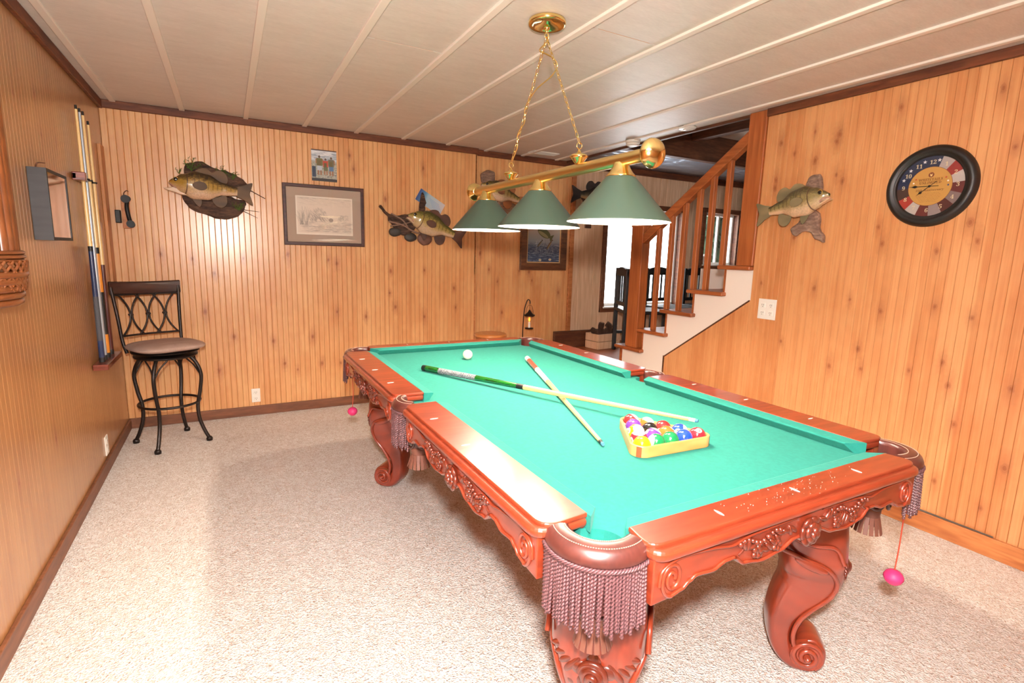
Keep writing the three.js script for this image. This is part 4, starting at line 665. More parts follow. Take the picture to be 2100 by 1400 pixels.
{ // striped bass with driftwood and stones
  const o = thing('mounted_fish', 'striped bass mount with driftwood twigs and a postcard behind', 'fish mount', [0.36, 1.63, ZB], 0, 'mounted fish on the walls');
  mesh('driftwood', [drift([[-0.4, 0.155], [-0.3, 0.08], [-0.2, 0.08], [-0.1, 0.09], [-0.06, 0.02], [-0.1, -0.06], [-0.18, -0.1], [-0.24, -0.05], [-0.3, 0.0], [-0.33, 0.06]], 0.04, 21), drift([[0.0, 0.06], [0.02, 0.26], [-0.005, 0.3], [-0.02, 0.27], [-0.03, 0.06]], 0.025, 22, 0.016)], bark, o);
  mesh('root', [tube([[-0.32, 0.02, 0.04], [-0.2, -0.01, 0.07], [-0.1, -0.06, 0.06], [0.0, -0.08, 0.04]], 0.008, 24, 6), tube([[-0.3, 0.09, 0.04], [-0.2, 0.03, 0.07], [-0.14, -0.05, 0.06]], 0.007, 24, 6), tube([[-0.31, -0.02, 0.05], [-0.2, -0.0, 0.06], [-0.1, 0.03, 0.05]], 0.006, 20, 6)], greyWood, o);
  const stoneM = [std({ color: 0x38322e, roughness: 0.6 }), std({ color: 0x6d4a3c, roughness: 0.6 })];
  mesh('stone', jitter(ball(-0.26, -0.07, 0.025, 0.06, 0.04, 0.022, 16, 12), 0.008, 30, 1), stoneM[0], o); mesh('stone', jitter(ball(-0.12, -0.11, 0.025, 0.06, 0.04, 0.022, 16, 12), 0.008, 30, 2), stoneM[0], o); mesh('stone', jitter(ball(0.015, -0.12, 0.028, 0.072, 0.06, 0.025, 18, 14), 0.008, 30, 3), stoneM[1], o);
  makeFish({ L: 0.58, H: 0.215, z: 0.095, top: [70, 70, 26], side: [168, 146, 72], belly: [206, 178, 146], bar: [92, 82, 30], bars: 12, fin: [112, 72, 52], fin2: [64, 42, 34], seed: 2 }, o, 0.115, -0.015, -0.35);
}
{ // third fish, half hidden by the far shade
  const o = thing('mounted_fish', 'green bass mount half hidden behind the far lamp shade', 'fish mount', [1.2, 1.97, ZB2], 0, 'mounted fish on the walls');
  mesh('driftwood', [drift([[-0.22, 0.1], [-0.22, 0.2], [-0.1, 0.21], [-0.09, 0.1], [-0.15, 0.02]], 0.03, 31), drift([[-0.02, 0.0], [0.1, -0.06], [0.2, -0.13], [0.14, -0.2], [0.02, -0.14], [-0.06, -0.06]], 0.035, 32)], greyWood, o);
  makeFish({ L: 0.54, H: 0.19, z: 0.09, top: [72, 66, 34], side: [170, 146, 84], belly: [220, 190, 160], bar: [92, 78, 40], bars: 10, fin: [176, 112, 66], fin2: [110, 68, 42], seed: 3 }, o, 0, 0, -0.28);
}
{ // dark fish by the corner strip
  const o = thing('mounted_fish', 'dark nearly black fish mount by the corner strip', 'fish mount', [2.27, 2.04, -2.82], 0, 'mounted fish on the walls');
  mesh('backing', drift([[-0.1, 0.0], [0.0, -0.1], [0.1, -0.13], [0.16, -0.06], [0.1, 0.03]], 0.05, 41, -0.05), bark, o);
  makeFish({ L: 0.6, H: 0.22, dir: -1, z: 0.08, top: [34, 28, 24], side: [70, 62, 44], belly: [150, 126, 88], bar: [30, 26, 22], bars: 7, fin: [58, 48, 44], fin2: [26, 22, 22], seed: 4 }, o, 0, 0, 0.02);
}
{ // bass on the clock wall, head to the right
  const o = thing('mounted_fish', 'pale green bass mount on driftwood beside the clock', 'fish mount', [XR, 1.7, -0.17], -PI / 2, 'mounted fish on the walls');
  mesh('driftwood', [drift([[0.05, 0.08], [0.06, 0.2], [0.13, 0.205], [0.14, 0.08]], 0.03, 51), drift([[0.06, -0.02], [0.03, -0.06], [-0.02, -0.11], [0.02, -0.15], [0.06, -0.12], [0.1, -0.13], [0.16, -0.18], [0.2, -0.19], [0.19, -0.15], [0.16, -0.1], [0.15, -0.02], [0.1, 0.02]], 0.035, 52)], greyWood, o);
  makeFish({ L: 0.48, H: 0.18, dir: -1, z: 0.085, top: [74, 66, 38], side: [150, 132, 82], belly: [226, 190, 152], bar: [86, 70, 40], bars: 12, fin: [150, 132, 96], fin2: [100, 92, 66], seed: 5 }, o, 0.0, 0.035, 0.2);
}

// ---------------------------------------------------------------- pictures, clock, phone
function flatPrint(w, h, tex, z) { const g = new THREE.PlaneGeometry(w, h); g.translate(0, 0, z); return [g, std({ map: tex, roughness: 0.45 })]; }
function frameGeo(w, h, bw, d, bev = 0.005) { // mitred frame as one moulding: outer size w x h
  const s = roundPoly([[-w / 2, -h / 2], [w / 2, -h / 2], [w / 2, h / 2], [-w / 2, h / 2]]); s.holes.push(new THREE.Path([V2(-w / 2 + bw, -h / 2 + bw), V2(-w / 2 + bw, h / 2 - bw), V2(w / 2 - bw, h / 2 - bw), V2(w / 2 - bw, -h / 2 + bw)])); return extr(s, d, bev, 3);
}
{ // framed pencil etching
  const o = thing('framed_etching', 'pencil etching in grey mat and dark wood frame', 'picture', [-0.497, 1.667, ZB]), W = 0.65, H = 0.495;
  mesh('frame', frameGeo(W, H, 0.027, 0.024), std({ map: grainTex([78, 36, 28], [52, 22, 17], 71), roughness: 0.5 }), o);
  const s = roundPoly([[-W / 2 + 0.02, -H / 2 + 0.02], [W / 2 - 0.02, -H / 2 + 0.02], [W / 2 - 0.02, H / 2 - 0.02], [-W / 2 + 0.02, H / 2 - 0.02]]); s.holes.push(new THREE.Path([V2(-0.228, -0.158), V2(-0.228, 0.155), V2(0.228, 0.155), V2(0.228, -0.158)]));
  const mg = extr(s, 0.003); mg.translate(0, 0, 0.009); mesh('mat_board', mg, std({ color: 0xb6a393, roughness: 0.9 }), o);
  const tex = canvasTex(640, 440, (c, w, h) => {
    const R = rng(12); c.fillStyle = '#efe2d2'; c.fillRect(0, 0, w, h); c.fillStyle = '#e2d3c2'; c.fillRect(18, 18, w - 36, h - 36);
    const st = (n, f, col, lw) => { c.strokeStyle = col; c.lineWidth = lw; for (let i = 0; i < n; i++) { const [x0, y0, x1, y1] = f(R); c.beginPath(); c.moveTo(x0, y0); c.quadraticCurveTo((x0 + x1) / 2 + (R() - 0.5) * 30, (y0 + y1) / 2 + (R() - 0.5) * 20, x1, y1); c.stroke(); } };
    st(240, (r) => { const x = 20 + r() * 600, y = 20 + r() ** 2 * 90; return [x, y, x + 40, y + 6]; }, 'rgba(90,80,75,0.10)', 2);
    st(420, (r) => { const a = PI + r() * PI, q = 0.2 + 0.8 * r(); const x = 240 + cos(a) * 120 * q, y = 270 + sin(a) * 150 * q; return [x, y, x + 14, y + 22]; }, 'rgba(70,62,58,0.28)', 1.6);
    st(340, (r) => { const x = 30 + r() * 570, y = 285 + r() * 120; return [x, y, x + 40 + r() * 40, y + (r() - 0.5) * 18]; }, 'rgba(74,66,60,0.25)', 1.6);
    st(46, (r) => { const x = 40 + r() * 90, y = 330; return [x, y, x + (r() - 0.5) * 120, 120 + r() * 140]; }, 'rgba(60,54,50,0.35)', 1.6);
    st(110, (r) => { const x = 470 + r() * 120, y = 200 + r() * 60; return [x, y, x + (r() - 0.5) * 50, y + (r() - 0.3) * 40]; }, 'rgba(70,62,58,0.28)', 1.6);
    st(26, (r) => { const x = 250 + r() * 190, y = 222 + r() * 16; return [x, y, x + 60, y - 6]; }, 'rgba(252,240,214,0.8)', 4);
    c.fillStyle = 'rgba(84,76,70,0.45)'; c.beginPath(); c.ellipse(388, 266, 26, 22, 0, 0, 7); c.fill();
  });
  const [pg, pm] = flatPrint(0.458, 0.316, tex, 0.008); mesh('etching_print', pg, pm, o);
  mesh('picture_glass', box(-W / 2 + 0.02, W / 2 - 0.02, -H / 2 + 0.02, H / 2 - 0.02, 0.0165, 0.018), M.glass, o);
}
{ // photo of three men holding fish
  const o = thing('photo_print', 'small colour photo of three people outdoors above the etching', 'photo', [-0.489, 2.075, ZB]);
  const tex = canvasTex(320, 400, (c, w, h) => {
    const R = rng(14); c.fillStyle = '#b9c3cc'; c.fillRect(0, 0, w, h); for (let i = 0; i < 60; i++) { c.fillStyle = R() > 0.5 ? 'rgba(235,236,238,0.5)' : 'rgba(120,136,152,0.35)'; c.beginPath(); c.ellipse(R() * w, R() * h * 0.33, 30 + R() * 40, 8 + R() * 10, 0, 0, 7); c.fill(); }
    c.fillStyle = '#a8a89c'; c.fillRect(0, h * 0.36, w, h * 0.55); for (let i = 0; i < 260; i++) { c.fillStyle = ['#8c8a7c', '#c6c4b8', '#5c6470', '#777c6e'][i % 4]; c.fillRect(R() * w, h * (0.4 + 0.5 * R()), 6 + R() * 14, 3 + R() * 5); }
    c.fillStyle = '#26344e'; c.fillRect(6, h * 0.54, 46, h * 0.34);
    for (const [x, sh, sk, s] of [[100, '#6d6a3c', '#b9c0cc', 1], [178, '#c2452e', '#6a6a48', 0.86], [250, '#6c6650', '#5b7ba0', 0.96]]) {
      const top = h * (0.19 + (1 - s) * 0.5); c.fillStyle = '#5a4436'; c.beginPath(); c.ellipse(x, top + 14, 14 * s, 17 * s, 0, 0, 7); c.fill(); c.fillStyle = sh; c.fillRect(x - 36 * s, top + 32, 72 * s, 98 * s); c.fillStyle = '#6a5c34'; c.fillRect(x - 24 * s, top + 60, 40 * s, 72 * s); c.fillStyle = sk; c.fillRect(x - 30 * s, top + 128 * s, 60 * s, 60 * s); c.fillStyle = '#9a6848'; c.fillRect(x - 26 * s, top + 186 * s, 18 * s, 60 * s); c.fillRect(x + 8 * s, top + 186 * s, 18 * s, 60 * s); c.fillStyle = '#a2704e'; c.fillRect(x - 48 * s, top + 40, 12 * s, 60 * s); c.fillRect(x + 36 * s, top + 40, 12 * s, 60 * s);
    }
    c.fillStyle = '#2f2c2e'; c.fillRect(0, h * 0.91, w, h * 0.09); c.fillStyle = '#4a2a22'; c.fillRect(0, 0, w, 12);
  });
  mesh('backing', rbox(-0.1, 0.1, -0.125, 0.125, 0, 0.006, 0.001), M.black, o); const [pg, pm] = flatPrint(0.2, 0.25, tex, 0.0066); mesh('photo_face', pg, pm, o);
}
{ // postcard tucked behind the striped bass
  const o = thing('postcard', 'tilted blue and pale postcard behind the striped bass', 'postcard', [0.438, 1.845, ZB]);
  const tex = canvasTex(320, 150, (c, w, h) => { const g = c.createLinearGradient(0, 0, w, 0); g.addColorStop(0, '#3a4f8c'); g.addColorStop(0.22, '#5f93b6'); g.addColorStop(0.34, '#a9c3cf'); g.addColorStop(1, '#cfc9cc'); c.fillStyle = g; c.fillRect(0, 0, w, h); c.fillStyle = 'rgba(120,165,210,0.6)'; for (let i = 0; i < 6; i++) c.fillRect(130 + 14 * i, 40 + 14 * i, 130, 6); });
  const [pg, pm] = flatPrint(0.27, 0.115, tex, 0.006); const b = rbox(-0.135, 0.135, -0.0575, 0.0575, 0.001, 0.0055, 0.001); for (const g of [pg, b]) g.rotateZ(-0.52); mesh('card_back', b, M.white, o); mesh('card_face', pg, pm, o);
}
{ // painting of leaping fish
  const o = thing('framed_painting', 'painting of leaping fish over blue water in brown frame', 'picture', [1.715, 1.51, ZB2]), W = 0.575, H = 0.56;
  mesh('frame', frameGeo(W, H, 0.08, 0.032, 0.012), std({ map: grainTex([122, 78, 48], [74, 44, 26], 73), roughness: 0.4, clearcoat: 0.3 }), o);
  const lin = frameGeo(W - 0.15, H - 0.15, 0.014, 0.02, 0.002); mesh('liner', lin, std({ color: 0xd8b078, roughness: 0.5 }), o);
  const tex = canvasTex(400, 400, (c, w, h) => {
    const R = rng(15), g = c.createLinearGradient(0, 0, 0, h); g.addColorStop(0, '#cbb49c'); g.addColorStop(0.45, '#9aa6b2'); g.addColorStop(0.62, '#4a5a78'); g.addColorStop(1, '#3a4a68'); c.fillStyle = g; c.fillRect(0, 0, w, h);
    for (let i = 0; i < 360; i++) { c.strokeStyle = ['rgba(220,226,232,0.5)', 'rgba(44,58,84,0.5)', 'rgba(120,140,168,0.5)'][i % 3]; c.lineWidth = 2 + R() * 3; const x = R() * w, y = h * (0.5 + 0.5 * R()); c.beginPath(); c.moveTo(x, y); c.lineTo(x + 20 + R() * 30, y + (R() - 0.5) * 10); c.stroke(); }
    for (let i = 0; i < 90; i++) { c.strokeStyle = 'rgba(226,230,236,0.5)'; c.lineWidth = 2; const x = 80 + R() * 240, y = 200 + R() * 120; c.beginPath(); c.moveTo(x, y); c.lineTo(x + (R() - 0.5) * 30, y - 60 * R()); c.stroke(); }
    const fish = (x, y, a, l, hh, col) => { c.save(); c.translate(x, y); c.rotate(a); c.fillStyle = col; c.beginPath(); c.ellipse(0, 0, l, hh, 0, 0, 7); c.fill(); c.beginPath(); c.moveTo(l * 0.85, 0); c.lineTo(l * 1.35, -hh); c.lineTo(l * 1.35, hh); c.fill(); c.fillStyle = 'rgba(210,200,160,0.55)'; c.beginPath(); c.ellipse(0, hh * 0.4, l * 0.8, hh * 0.4, 0, 0, 7); c.fill(); c.restore(); };
    fish(200, 90, 0.5, 84, 44, '#5a6242'); fish(150, 205, -0.9, 40, 10, '#4c4a44'); fish(265, 215, -1.0, 52, 12, '#6a5a4c');
    for (const [x, y] of [[160, 372], [280, 366]]) { c.fillStyle = '#e8dcc0'; for (let k = 0; k < 7; k++) { const a = k / 7 * 2 * PI; c.beginPath(); c.ellipse(x + 9 * cos(a), y + 6 * sin(a), 9, 5, a, 0, 7); c.fill(); } c.fillStyle = '#d8a848'; c.beginPath(); c.arc(x, y, 5, 0, 7); c.fill(); }
  });
  const [pg, pm] = flatPrint(W - 0.16, H - 0.16, tex, 0.012); mesh('canvas', pg, pm, o);
}
{ // wall clock with flag border
  const o = thing('wall_clock', 'round black wall clock with flag-coloured border on the right wall', 'clock', [XR, 1.787, 0.532], -PI / 2), R0 = 0.202;
  const rim = lathe([[0.148, 0.012], [0.15, 0.022], [0.156, 0.026], [0.163, 0.024], [0.168, 0.031], [0.178, 0.034], [0.188, 0.03], [0.197, 0.02], [R0, 0.006], [R0, 0]], 72); rim.rotateX(PI / 2); mesh('rim', rim, M.blackPaint, o);
  const tex = canvasTex(1024, 1024, (c, w) => {
    const m = w / 2, sec = (a0, a1, col) => { c.fillStyle = col; c.beginPath(); c.moveTo(m, m); c.arc(m, m, m, a0 - PI / 2, a1 - PI / 2); c.closePath(); c.fill(); }, h = PI / 6;
    c.fillStyle = '#3a2a2a'; c.fillRect(0, 0, w, w); sec(8.9 * h, 12.55 * h, '#1d2744'); const cols = ['#a89a96', '#8c2a26', '#b5aaa4', '#5c2424', '#7a6866', '#4c1e1c', '#8d7e7c', '#5e2422', '#b5aaa2', '#9c332a', '#3e2824']; cols.forEach((k, i) => sec((0.55 + i * 0.76) * h, (0.55 + (i + 1) * 0.76) * h + 0.01, k));
    const star = (x, y, r) => { c.fillStyle = '#d9d6d6'; c.beginPath(); for (let k = 0; k < 10; k++) { const a = k / 10 * 2 * PI - PI / 2, q = k % 2 ? r * 0.42 : r; c[k ? 'lineTo' : 'moveTo'](x + q * cos(a), y + q * sin(a)); } c.fill(); };
    for (const k of [9.6, 10.4, 11.45, 12.4]) star(m + 430 * sin(k * h), m - 430 * cos(k * h), 34);
    c.fillStyle = '#d3c19a'; c.font = 'bold 92px serif'; c.textAlign = 'center'; c.textBaseline = 'middle'; for (let k = 1; k <= 12; k++) c.fillText(String(k), m + 400 * sin(k * h), m - 400 * cos(k * h));
    c.fillStyle = '#c08f48'; c.beginPath(); c.arc(m, m, 322, 0, 7); c.fill(); c.strokeStyle = '#7a4a2a'; c.lineWidth = 6; c.stroke();
    c.fillStyle = '#7a3a20'; c.beginPath(); c.arc(m, m - 190, 42, 0, 7); c.fill(); c.fillStyle = '#e0bd7c'; c.beginPath(); c.moveTo(m - 22, m - 215); c.quadraticCurveTo(m, m - 180, m + 22, m - 215); c.lineTo(m + 12, m - 165); c.lineTo(m - 12, m - 165); c.fill();
    c.fillStyle = '#6a4022'; c.font = 'bold 54px serif'; c.fillText('WHITETAILS', m, m - 112); c.fillText('UNLIMITED', m, m - 60); c.font = 'italic bold 46px serif'; c.fillText('35th  Anniversary', m, m + 62);
    c.strokeStyle = '#94673a'; c.lineWidth = 5; for (let k = 0; k < 7; k++) { const L = 190 - Math.abs(k - 2) * 18; c.beginPath(); c.moveTo(m - L, m + 112 + k * 24); c.lineTo(m + L, m + 112 + k * 24); c.setLineDash([22, 8, 34, 9, 14, 7]); c.stroke(); } c.setLineDash([]);
    for (const [dx, dy, k] of [[-220, -130, '#b8503a'], [-250, -70, '#e8dcd0'], [220, -130, '#b8503a'], [255, -70, '#e8dcd0'], [265, 0, '#3c4a78']]) { c.fillStyle = k; c.beginPath(); c.arc(m + dx, m + dy, 14, 0, 7); c.fill(); }
  });
  const face = new THREE.CircleGeometry(0.152, 64); face.translate(0, 0, 0.012); mesh('dial', face, std({ map: tex, roughness: 0.5 }), o);
  const hand = (len, tail, w, ang, z) => { const g = extr(new THREE.Shape([V2(-0.0012, -tail), V2(0.0012, -tail), V2(0.0016, len * 0.55), V2(w, len * 0.68), V2(0.0014, len * 0.82), V2(0, len), V2(-0.0014, len * 0.82), V2(-w, len * 0.68), V2(-0.0016, len * 0.55)]), 0.0012); g.translate(0, 0, z); g.rotateZ(-ang); return g; };
  mesh('minute_hand', hand(0.094, 0.04, 0.007, 9.05 / 12 * 2 * PI, 0.016), M.black, o); mesh('hour_hand', hand(0.07, 0.036, 0.007, 7.72 / 12 * 2 * PI, 0.0145), M.black, o); mesh('hub', ball(0, 0, 0.016, 0.006, 0.006, 0.004), M.black, o);
  const gl = new THREE.CircleGeometry(0.15, 48); gl.translate(0, 0, 0.021); mesh('clock_glass', gl, M.glass, o);
}
{ // antique telephone receiver on a wooden plate
  const o = thing('wall_phone', 'black telephone handset hanging on the back wall near the corner', 'phone', [-1.866, 1.62, ZB], 0);
  const s = roundPoly([[-0.025, -0.12, 0.01], [0.025, -0.12, 0.01], [0.025, 0.1, 0.01], [-0.025, 0.1, 0.01]]);
  mesh('wooden_base', extr(s, 0.02, 0.003), M.baseLight, o);
  mesh('handset', [tube([[0.018, 0.075, 0.06], [0.015, 0.03, 0.075], [0.02, -0.03, 0.075], [0.026, -0.075, 0.06]], 0.0135, 24, 10), rod([0.012, 0.085, 0.085], [0.012, 0.085, 0.03], 0.028, 0.022, 18), ball(0.014, 0.088, 0.05, 0.026, 0.024, 0.026), rod([0.03, -0.088, 0.085], [0.03, -0.088, 0.03], 0.026, 0.02, 18), ball(0.028, -0.09, 0.05, 0.025, 0.024, 0.026)], M.black, o);
  mesh('ringer_box', rbox(-0.062, -0.03, -0.082, 0.008, 0.0, 0.05, 0.005), M.black, o);
  mesh('hook', tube([[-0.005, 0.11, 0.01], [0.0, 0.13, 0.03], [0.02, 0.145, 0.05], [0.03, 0.14, 0.055]], 0.003, 20, 6), M.walnut, o);
}
function outlet(label, x, y, z, turn, w, h, gangs) {
  const o = thing('outlet_plate', label, 'outlet', [x, y, z], turn, 'wall outlets'); mesh('plate', rbox(-w / 2, w / 2, -h / 2, h / 2, 0, 0.007, 0.003), M.plastic, o);
  for (const gx of gangs) { const sl = []; for (const s of [-1, 1]) { mesh('receptacle', rbox(gx - 0.017, gx + 0.017, s * 0.026 - 0.016, s * 0.026 + 0.016, 0.004, 0.0095, 0.006, 3), M.plastic, o); for (const d of [-0.006, 0.006]) sl.push(box(gx + d - 0.0012, gx + d + 0.0012, s * 0.026 - 0.003, s * 0.026 + 0.008, 0.009, 0.0098)); sl.push(rod([gx, s * 0.026 - 0.009, 0.009], [gx, s * 0.026 - 0.009, 0.0098], 0.0025, 0.0025, 8)); } mesh('slots', sl, M.black, o); }
}
outlet('ivory outlet low on the back wall', -1.094, 0.168, ZB, 0, 0.066, 0.116, [0]);
outlet('white outlet low on the left wall', XL, 0.155, -1.955, PI / 2, 0.075, 0.12, [0]);
outlet('white double outlet plate below the fish on the right wall', XR, 1.07, -0.312, -PI / 2, 0.132, 0.136, [-0.03, 0.03]);
{ const o = mesh('switch_plate', rbox(2.28, 2.36, 1.7, 1.79, ZP, ZP + 0.02, 0.004), M.walnut); tag(o, 'small brown wall plate on the pale panelling', 'wall plate'); }

// ---------------------------------------------------------------- left wall: rattan holder, mirror box, cue rack
{
  const rattan = std({ map: grainTex([138, 78, 38], [108, 58, 28], 81, 256, 256, 4, 16), roughness: 0.35, clearcoat: 0.4, clearcoatRoughness: 0.2 });
  const o = thing('rattan_holder', 'brown rattan cane wall holder with woven pouch at the left edge', 'holder', [XL, 1.3, -0.485], PI / 2);
  for (let k = 0; k < 7; k++) { const x = -0.141 + k * 0.047; mesh('cane', rod([x, 0.04, 0.03 + 0.035 * cos(x * 9)], [x * 1.0, 0.8, 0.03 + 0.03 * cos(x * 9)], 0.019, 0.017, 10), rattan, o); }
  const ring = (y, rx, rz, r) => { const p = []; for (let i = 0; i <= 24; i++) { const a = i / 24 * PI; p.push([-rx * cos(a), y, 0.012 + rz * sin(a)]); } return tube(p, r, 40, 6); };
  mesh('binding', [ring(0.05, 0.165, 0.08, 0.007), ring(0.036, 0.166, 0.082, 0.007), ring(0.022, 0.165, 0.08, 0.006), ring(0.76, 0.155, 0.075, 0.007)], rattan, o);
  for (let k = 0; k < 5; k++) { const t = k / 4; mesh('pouch_hoop', ring(-0.025 - 0.024 * k, 0.16 - 0.03 * t * t, 0.078 - 0.02 * t, 0.0135), rattan, o); }
  const weave = []; for (let k = -5; k <= 5; k++) for (const s of [-1, 1]) { const p = []; for (let i = 0; i <= 6; i++) { const v = i / 6, a = PI / 2 + (k * 0.26 + s * (v - 0.5) * 0.7); if (a < 0.05 || a > PI - 0.05) continue; p.push([-0.168 * cos(a) * (1 - 0.12 * v), 0.02 - 0.1 * v, 0.012 + 0.088 * sin(a) * (1 - 0.12 * v)]); } if (p.length > 2) weave.push(tube(p, 0.0055, 14, 5)); }
  mesh('lattice_weave', weave, rattan, o);
}
{
  const o = thing('mirror_box', 'grey shadow-box mirror hanging on the left wall', 'mirror', [XL, 1.55, -1.215], PI / 2), W = 0.33, H = 0.305, D = 0.066;
  const slate = std({ map: grainTex([50, 47, 47], [40, 38, 38], 83), roughness: 0.6 });
  mesh('frame', frameGeo(W, H, 0.014, D, 0.002), slate, o); const mg = box(-W / 2 + 0.012, W / 2 - 0.012, -H / 2 + 0.012, H / 2 - 0.012, D - 0.007, D - 0.003); mesh('mirror_glass', mg, std({ color: 0xd8c8c0, metalness: 1, roughness: 0.06 }), o);
  mesh('back_board', box(-W / 2 + 0.01, W / 2 - 0.01, -H / 2 + 0.01, H / 2 - 0.01, 0.002, 0.01), slate, o);
  mesh('hanger', tube([[-0.12, H / 2, 0.02], [-0.13, H / 2 + 0.02, 0.03], [-0.1, H / 2 + 0.026, 0.05]], 0.003, 14, 6), M.walnut, o);
}
{
  const o = thing('cue_rack', 'wooden wall cue rack on the left wall', 'cue rack', [XL + 0.003, 0, -2.05], PI / 2);
  const cherry = std({ map: grainTex([130, 56, 34], [84, 30, 18], 84), roughness: 0.3, clearcoat: 0.5 });
  mesh('base_ledge', rbox(-0.24, 0.22, 0.655, 0.69, 0, 0.075, 0.005), cherry, o);
  mesh('clip_bar', rbox(-0.24, 0.22, 1.735, 1.77, 0, 0.022, 0.004), cherry, o);
  mesh('clip_block', rbox(-0.24, -0.2, 1.73, 1.775, 0, 0.06, 0.004), cherry, o);
  for (const x of [-0.15, -0.07, 0.01, 0.13]) mesh('clip', [new THREE.TorusGeometry(0.015, 0.005, 6, 18, 4.6).rotateX(PI / 2).rotateY(-2.2).translate(x, 1.752, 0.036), rbox(x - 0.006, x + 0.006, 1.746, 1.758, 0.016, 0.026, 0.001)], M.black, o);
  const navy = std({ color: 0x182c50, roughness: 0.3, clearcoat: 0.6 }), slateW = std({ color: 0x4a4a4e, roughness: 0.8 }), amber = std({ color: 0xd8872c, roughness: 0.3, clearcoat: 0.6 }), mar = std({ color: 0x4a1a16, roughness: 0.3, clearcoat: 0.6 }), silver = std({ color: 0xb4bcc4, roughness: 0.35, metalness: 0.4 });
  const mk = (lab, dz, sets) => cue('wall_cue', lab, [XL + 0.036, 0.69, -2.05 - dz], [XL + 0.036, 2.14 - (dz > 0.1 ? 0.03 : 0), -2.05 - dz], sets);
  mk('blue and grey wrapped cue nearest the camera in the wall rack', -0.15, [[0, 0.02, 0.015, 0.015, M.black, 'bumper'], [0.02, 0.09, 0.015, 0.0146, navy, 'butt'], [0.09, 0.27, 0.0146, 0.0136, slateW, 'wrap'], [0.27, 0.45, 0.0136, 0.012, navy, 'forearm'], [0.45, 0.47, 0.012, 0.012, M.black, 'joint_collar'], [0.47, 0.985, 0.0118, 0.0066, maple, 'shaft'], [0.985, 1, 0.0066, 0.006, M.black, 'tip']]);
  mk('slim silver cue second in the wall rack', -0.07, [[0, 0.02, 0.0125, 0.0125, M.black, 'bumper'], [0.02, 0.3, 0.0125, 0.011, silver, 'butt'], [0.3, 0.985, 0.0108, 0.0064, silver, 'shaft'], [0.985, 1, 0.0064, 0.006, M.black, 'tip']]);
  mk('amber cue with black wrap third in the wall rack', 0.01, [[0, 0.02, 0.015, 0.015, M.black, 'bumper'], [0.02, 0.1, 0.015, 0.0146, amber, 'butt'], [0.1, 0.28, 0.0146, 0.0136, M.black, 'wrap'], [0.28, 0.44, 0.0136, 0.012, amber, 'forearm'], [0.44, 0.465, 0.012, 0.012, M.black, 'joint_collar'], [0.465, 0.985, 0.0118, 0.0066, maple, 'shaft'], [0.985, 1, 0.0066, 0.006, M.black, 'tip']]);
  mk('dark maroon cue last in the wall rack', 0.13, [[0, 0.02, 0.015, 0.015, M.black, 'bumper'], [0.02, 0.4, 0.015, 0.0125, mar, 'butt'], [0.4, 0.985, 0.0122, 0.0066, maple, 'shaft'], [0.985, 1, 0.0066, 0.006, M.black, 'tip']]);
  const b = mesh('wall_board', rbox(XL, XL + 0.02, 1.12, 2.05, -2.72, -2.6, 0.004), std({ map: grainTex([206, 144, 90], [184, 118, 66], 85, 256, 256, 40, 4), roughness: 0.5 })); tag(b, 'narrow pine board on the left wall beside the corner', 'board');
}

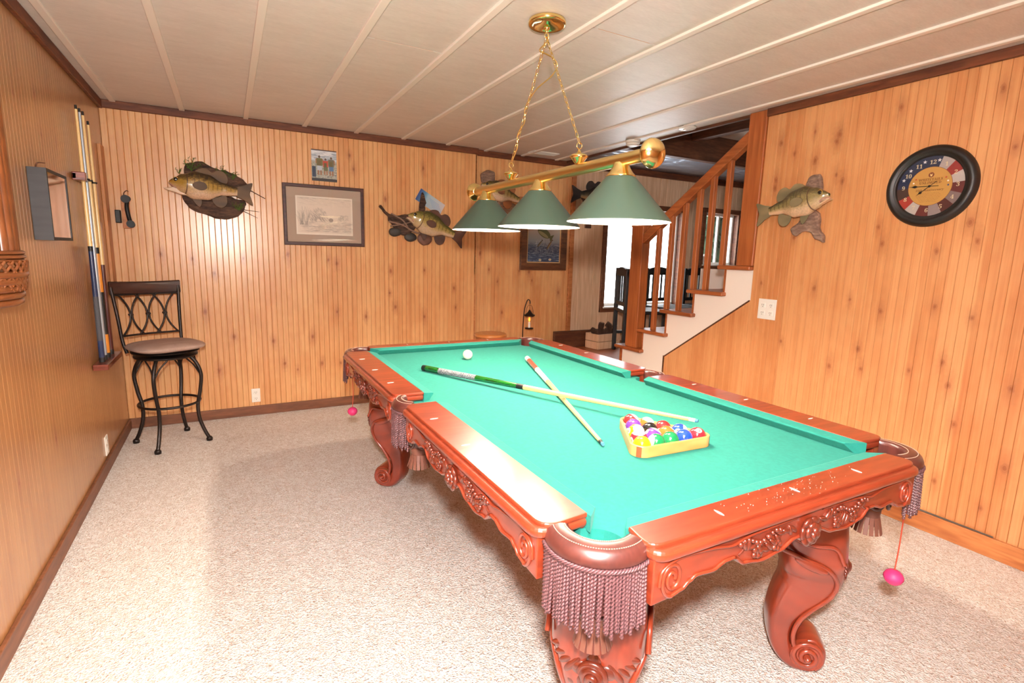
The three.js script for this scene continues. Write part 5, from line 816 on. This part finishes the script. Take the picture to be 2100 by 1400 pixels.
// ---------------------------------------------------------------- lantern, round stool, ceiling fittings, cable
{
  const o = thing('hanging_lantern', 'small dark lantern with glowing bulb on a shepherd hook stand', 'lantern', [1.43, 0, -2.6]);
  const iron = M.blackMetal;
  mesh('hook_stand', [tube([[-0.072, 0.01, 0], [-0.075, 0.4, 0], [-0.07, 0.72, 0], [-0.055, 0.87, 0], [-0.02, 0.945, 0], [0.0, 0.93, 0], [0.002, 0.9, 0]], 0.0055, 70, 6), lathe([[0, 0], [0.09, 0], [0.09, 0.008], [0.02, 0.014], [0, 0.014]], 24).translate(-0.072, 0, 0)], iron, o);
  const bail = []; for (let i = 0; i <= 16; i++) { const a = i / 16 * PI; bail.push([0.045 * cos(a), 0.79 + 0.1 * sin(a), 0]); } mesh('bail_handle', [tube(bail, 0.002, 30, 5), rod([0, 0.89, 0], [0, 0.84, 0], 0.002)], iron, o);
  mesh('lantern_roof', lathe([[0, 0.845], [0.008, 0.835], [0.02, 0.815], [0.04, 0.795], [0.056, 0.79], [0.058, 0.782], [0.044, 0.77], [0, 0.77]], 24), iron, o);
  mesh('lantern_glass', [lathe([[0.04, 0.77], [0.041, 0.72], [0.04, 0.655]], 24)], std({ color: 0xffffff, roughness: 0.08, transmission: 1, thickness: 0, ior: 1.4 }), o);
  mesh('lantern_base', lathe([[0, 0.645], [0.042, 0.645], [0.044, 0.656], [0, 0.658]], 24), iron, o);
  mesh('candle', rod([0, 0.657, 0], [0, 0.715, 0], 0.012, 0.011, 12), M.white, o);
  mesh('bulb_flame', lathe([[0, 0.72], [0.007, 0.728], [0.0085, 0.738], [0.005, 0.752], [0, 0.764]], 14), new THREE.MeshStandardMaterial({ color: 0xff9a3a, emissive: 0xff8a24, emissiveIntensity: 6 }), o);
  const p = new THREE.PointLight(0xff9a40, 0.02, 0, 2); p.position.set(1.43, 0.74, -2.6); p.castShadow = true; p.name = 'lantern_light'; scene.add(p);
  const s = thing('round_stool', 'round blond wooden stool against the back wall', 'stool', [0.945, 0, -2.5]);
  const blond = std({ map: grainTex([224, 150, 84], [196, 118, 58], 91), roughness: 0.3, clearcoat: 0.5 });
  mesh('seat', lathe([[0, 0.6], [0.13, 0.6], [0.152, 0.608], [0.158, 0.62], [0.152, 0.634], [0.135, 0.639], [0, 0.636]], 40), blond, s);
  for (let k = 0; k < 4; k++) { const a = PI / 4 + k * PI / 2; mesh('leg', rod([0.15 * cos(a), 0, 0.15 * sin(a)], [0.1 * cos(a), 0.602, 0.1 * sin(a)], 0.014, 0.016, 10), blond, s); }
  mesh('stretcher', [0, 1, 2, 3].map((k) => { const a = PI / 4 + k * PI / 2, b = a + PI / 2, r = 0.136; return rod([r * cos(a), 0.18, r * sin(a)], [r * cos(b), 0.18, r * sin(b)], 0.008, 0.008, 8); }), blond, s);
}
{
  const d = thing('smoke_detector', 'round white smoke detector on the ceiling by the stairwell', 'smoke detector', [1.84, CEIL, -1.66]);
  mesh('base', lathe([[0, 0], [0.062, 0], [0.062, -0.012], [0.058, -0.03], [0, -0.03]], 32), M.plastic, d); mesh('cover', lathe([[0.056, -0.03], [0.052, -0.045], [0.03, -0.052], [0, -0.053]], 32), M.plastic, d);
  const e = thing('ceiling_fixture', 'flat round white fitting on the ceiling near the stair post', 'ceiling fixture', [1.87, CEIL, -1.09]);
  mesh('plate', lathe([[0, 0], [0.068, 0], [0.066, -0.012], [0.05, -0.018], [0, -0.018]], 32), M.plastic, e); mesh('centre', lathe([[0.03, -0.018], [0.028, -0.024], [0, -0.025]], 24), M.plastic, e);
  const v = thing('ceiling_vent', 'flat white ceiling register near the back wall', 'vent', [1.53, CEIL, -2.59]);
  mesh('frame', [rbox(-0.15, 0.15, -0.008, 0, -0.06, -0.048, 0.002), rbox(-0.15, 0.15, -0.008, 0, 0.048, 0.06, 0.002), rbox(-0.15, -0.138, -0.008, 0, -0.06, 0.06, 0.002), rbox(0.138, 0.15, -0.008, 0, -0.06, 0.06, 0.002)], M.plastic, v);
  for (let k = 0; k < 6; k++) { const g = rbox(-0.14, 0.14, -0.001, 0.001, -0.007, 0.007, 0.0005, 1); g.rotateX(0.6); g.translate(0, -0.005, -0.04 + k * 0.016); mesh('louvre', g, M.plastic, v); }
  const c = mesh('thin_rod', [rod([XR - 0.012, 0.106, 0.66], [XR - 0.012, 0.106, 1.02], 0.005, 0.004, 8)], std({ color: 0x4a4038, roughness: 0.5 })); tag(c, 'thin dark rod lying on top of the right baseboard', 'rod');
}

renderer.render(scene, camera);
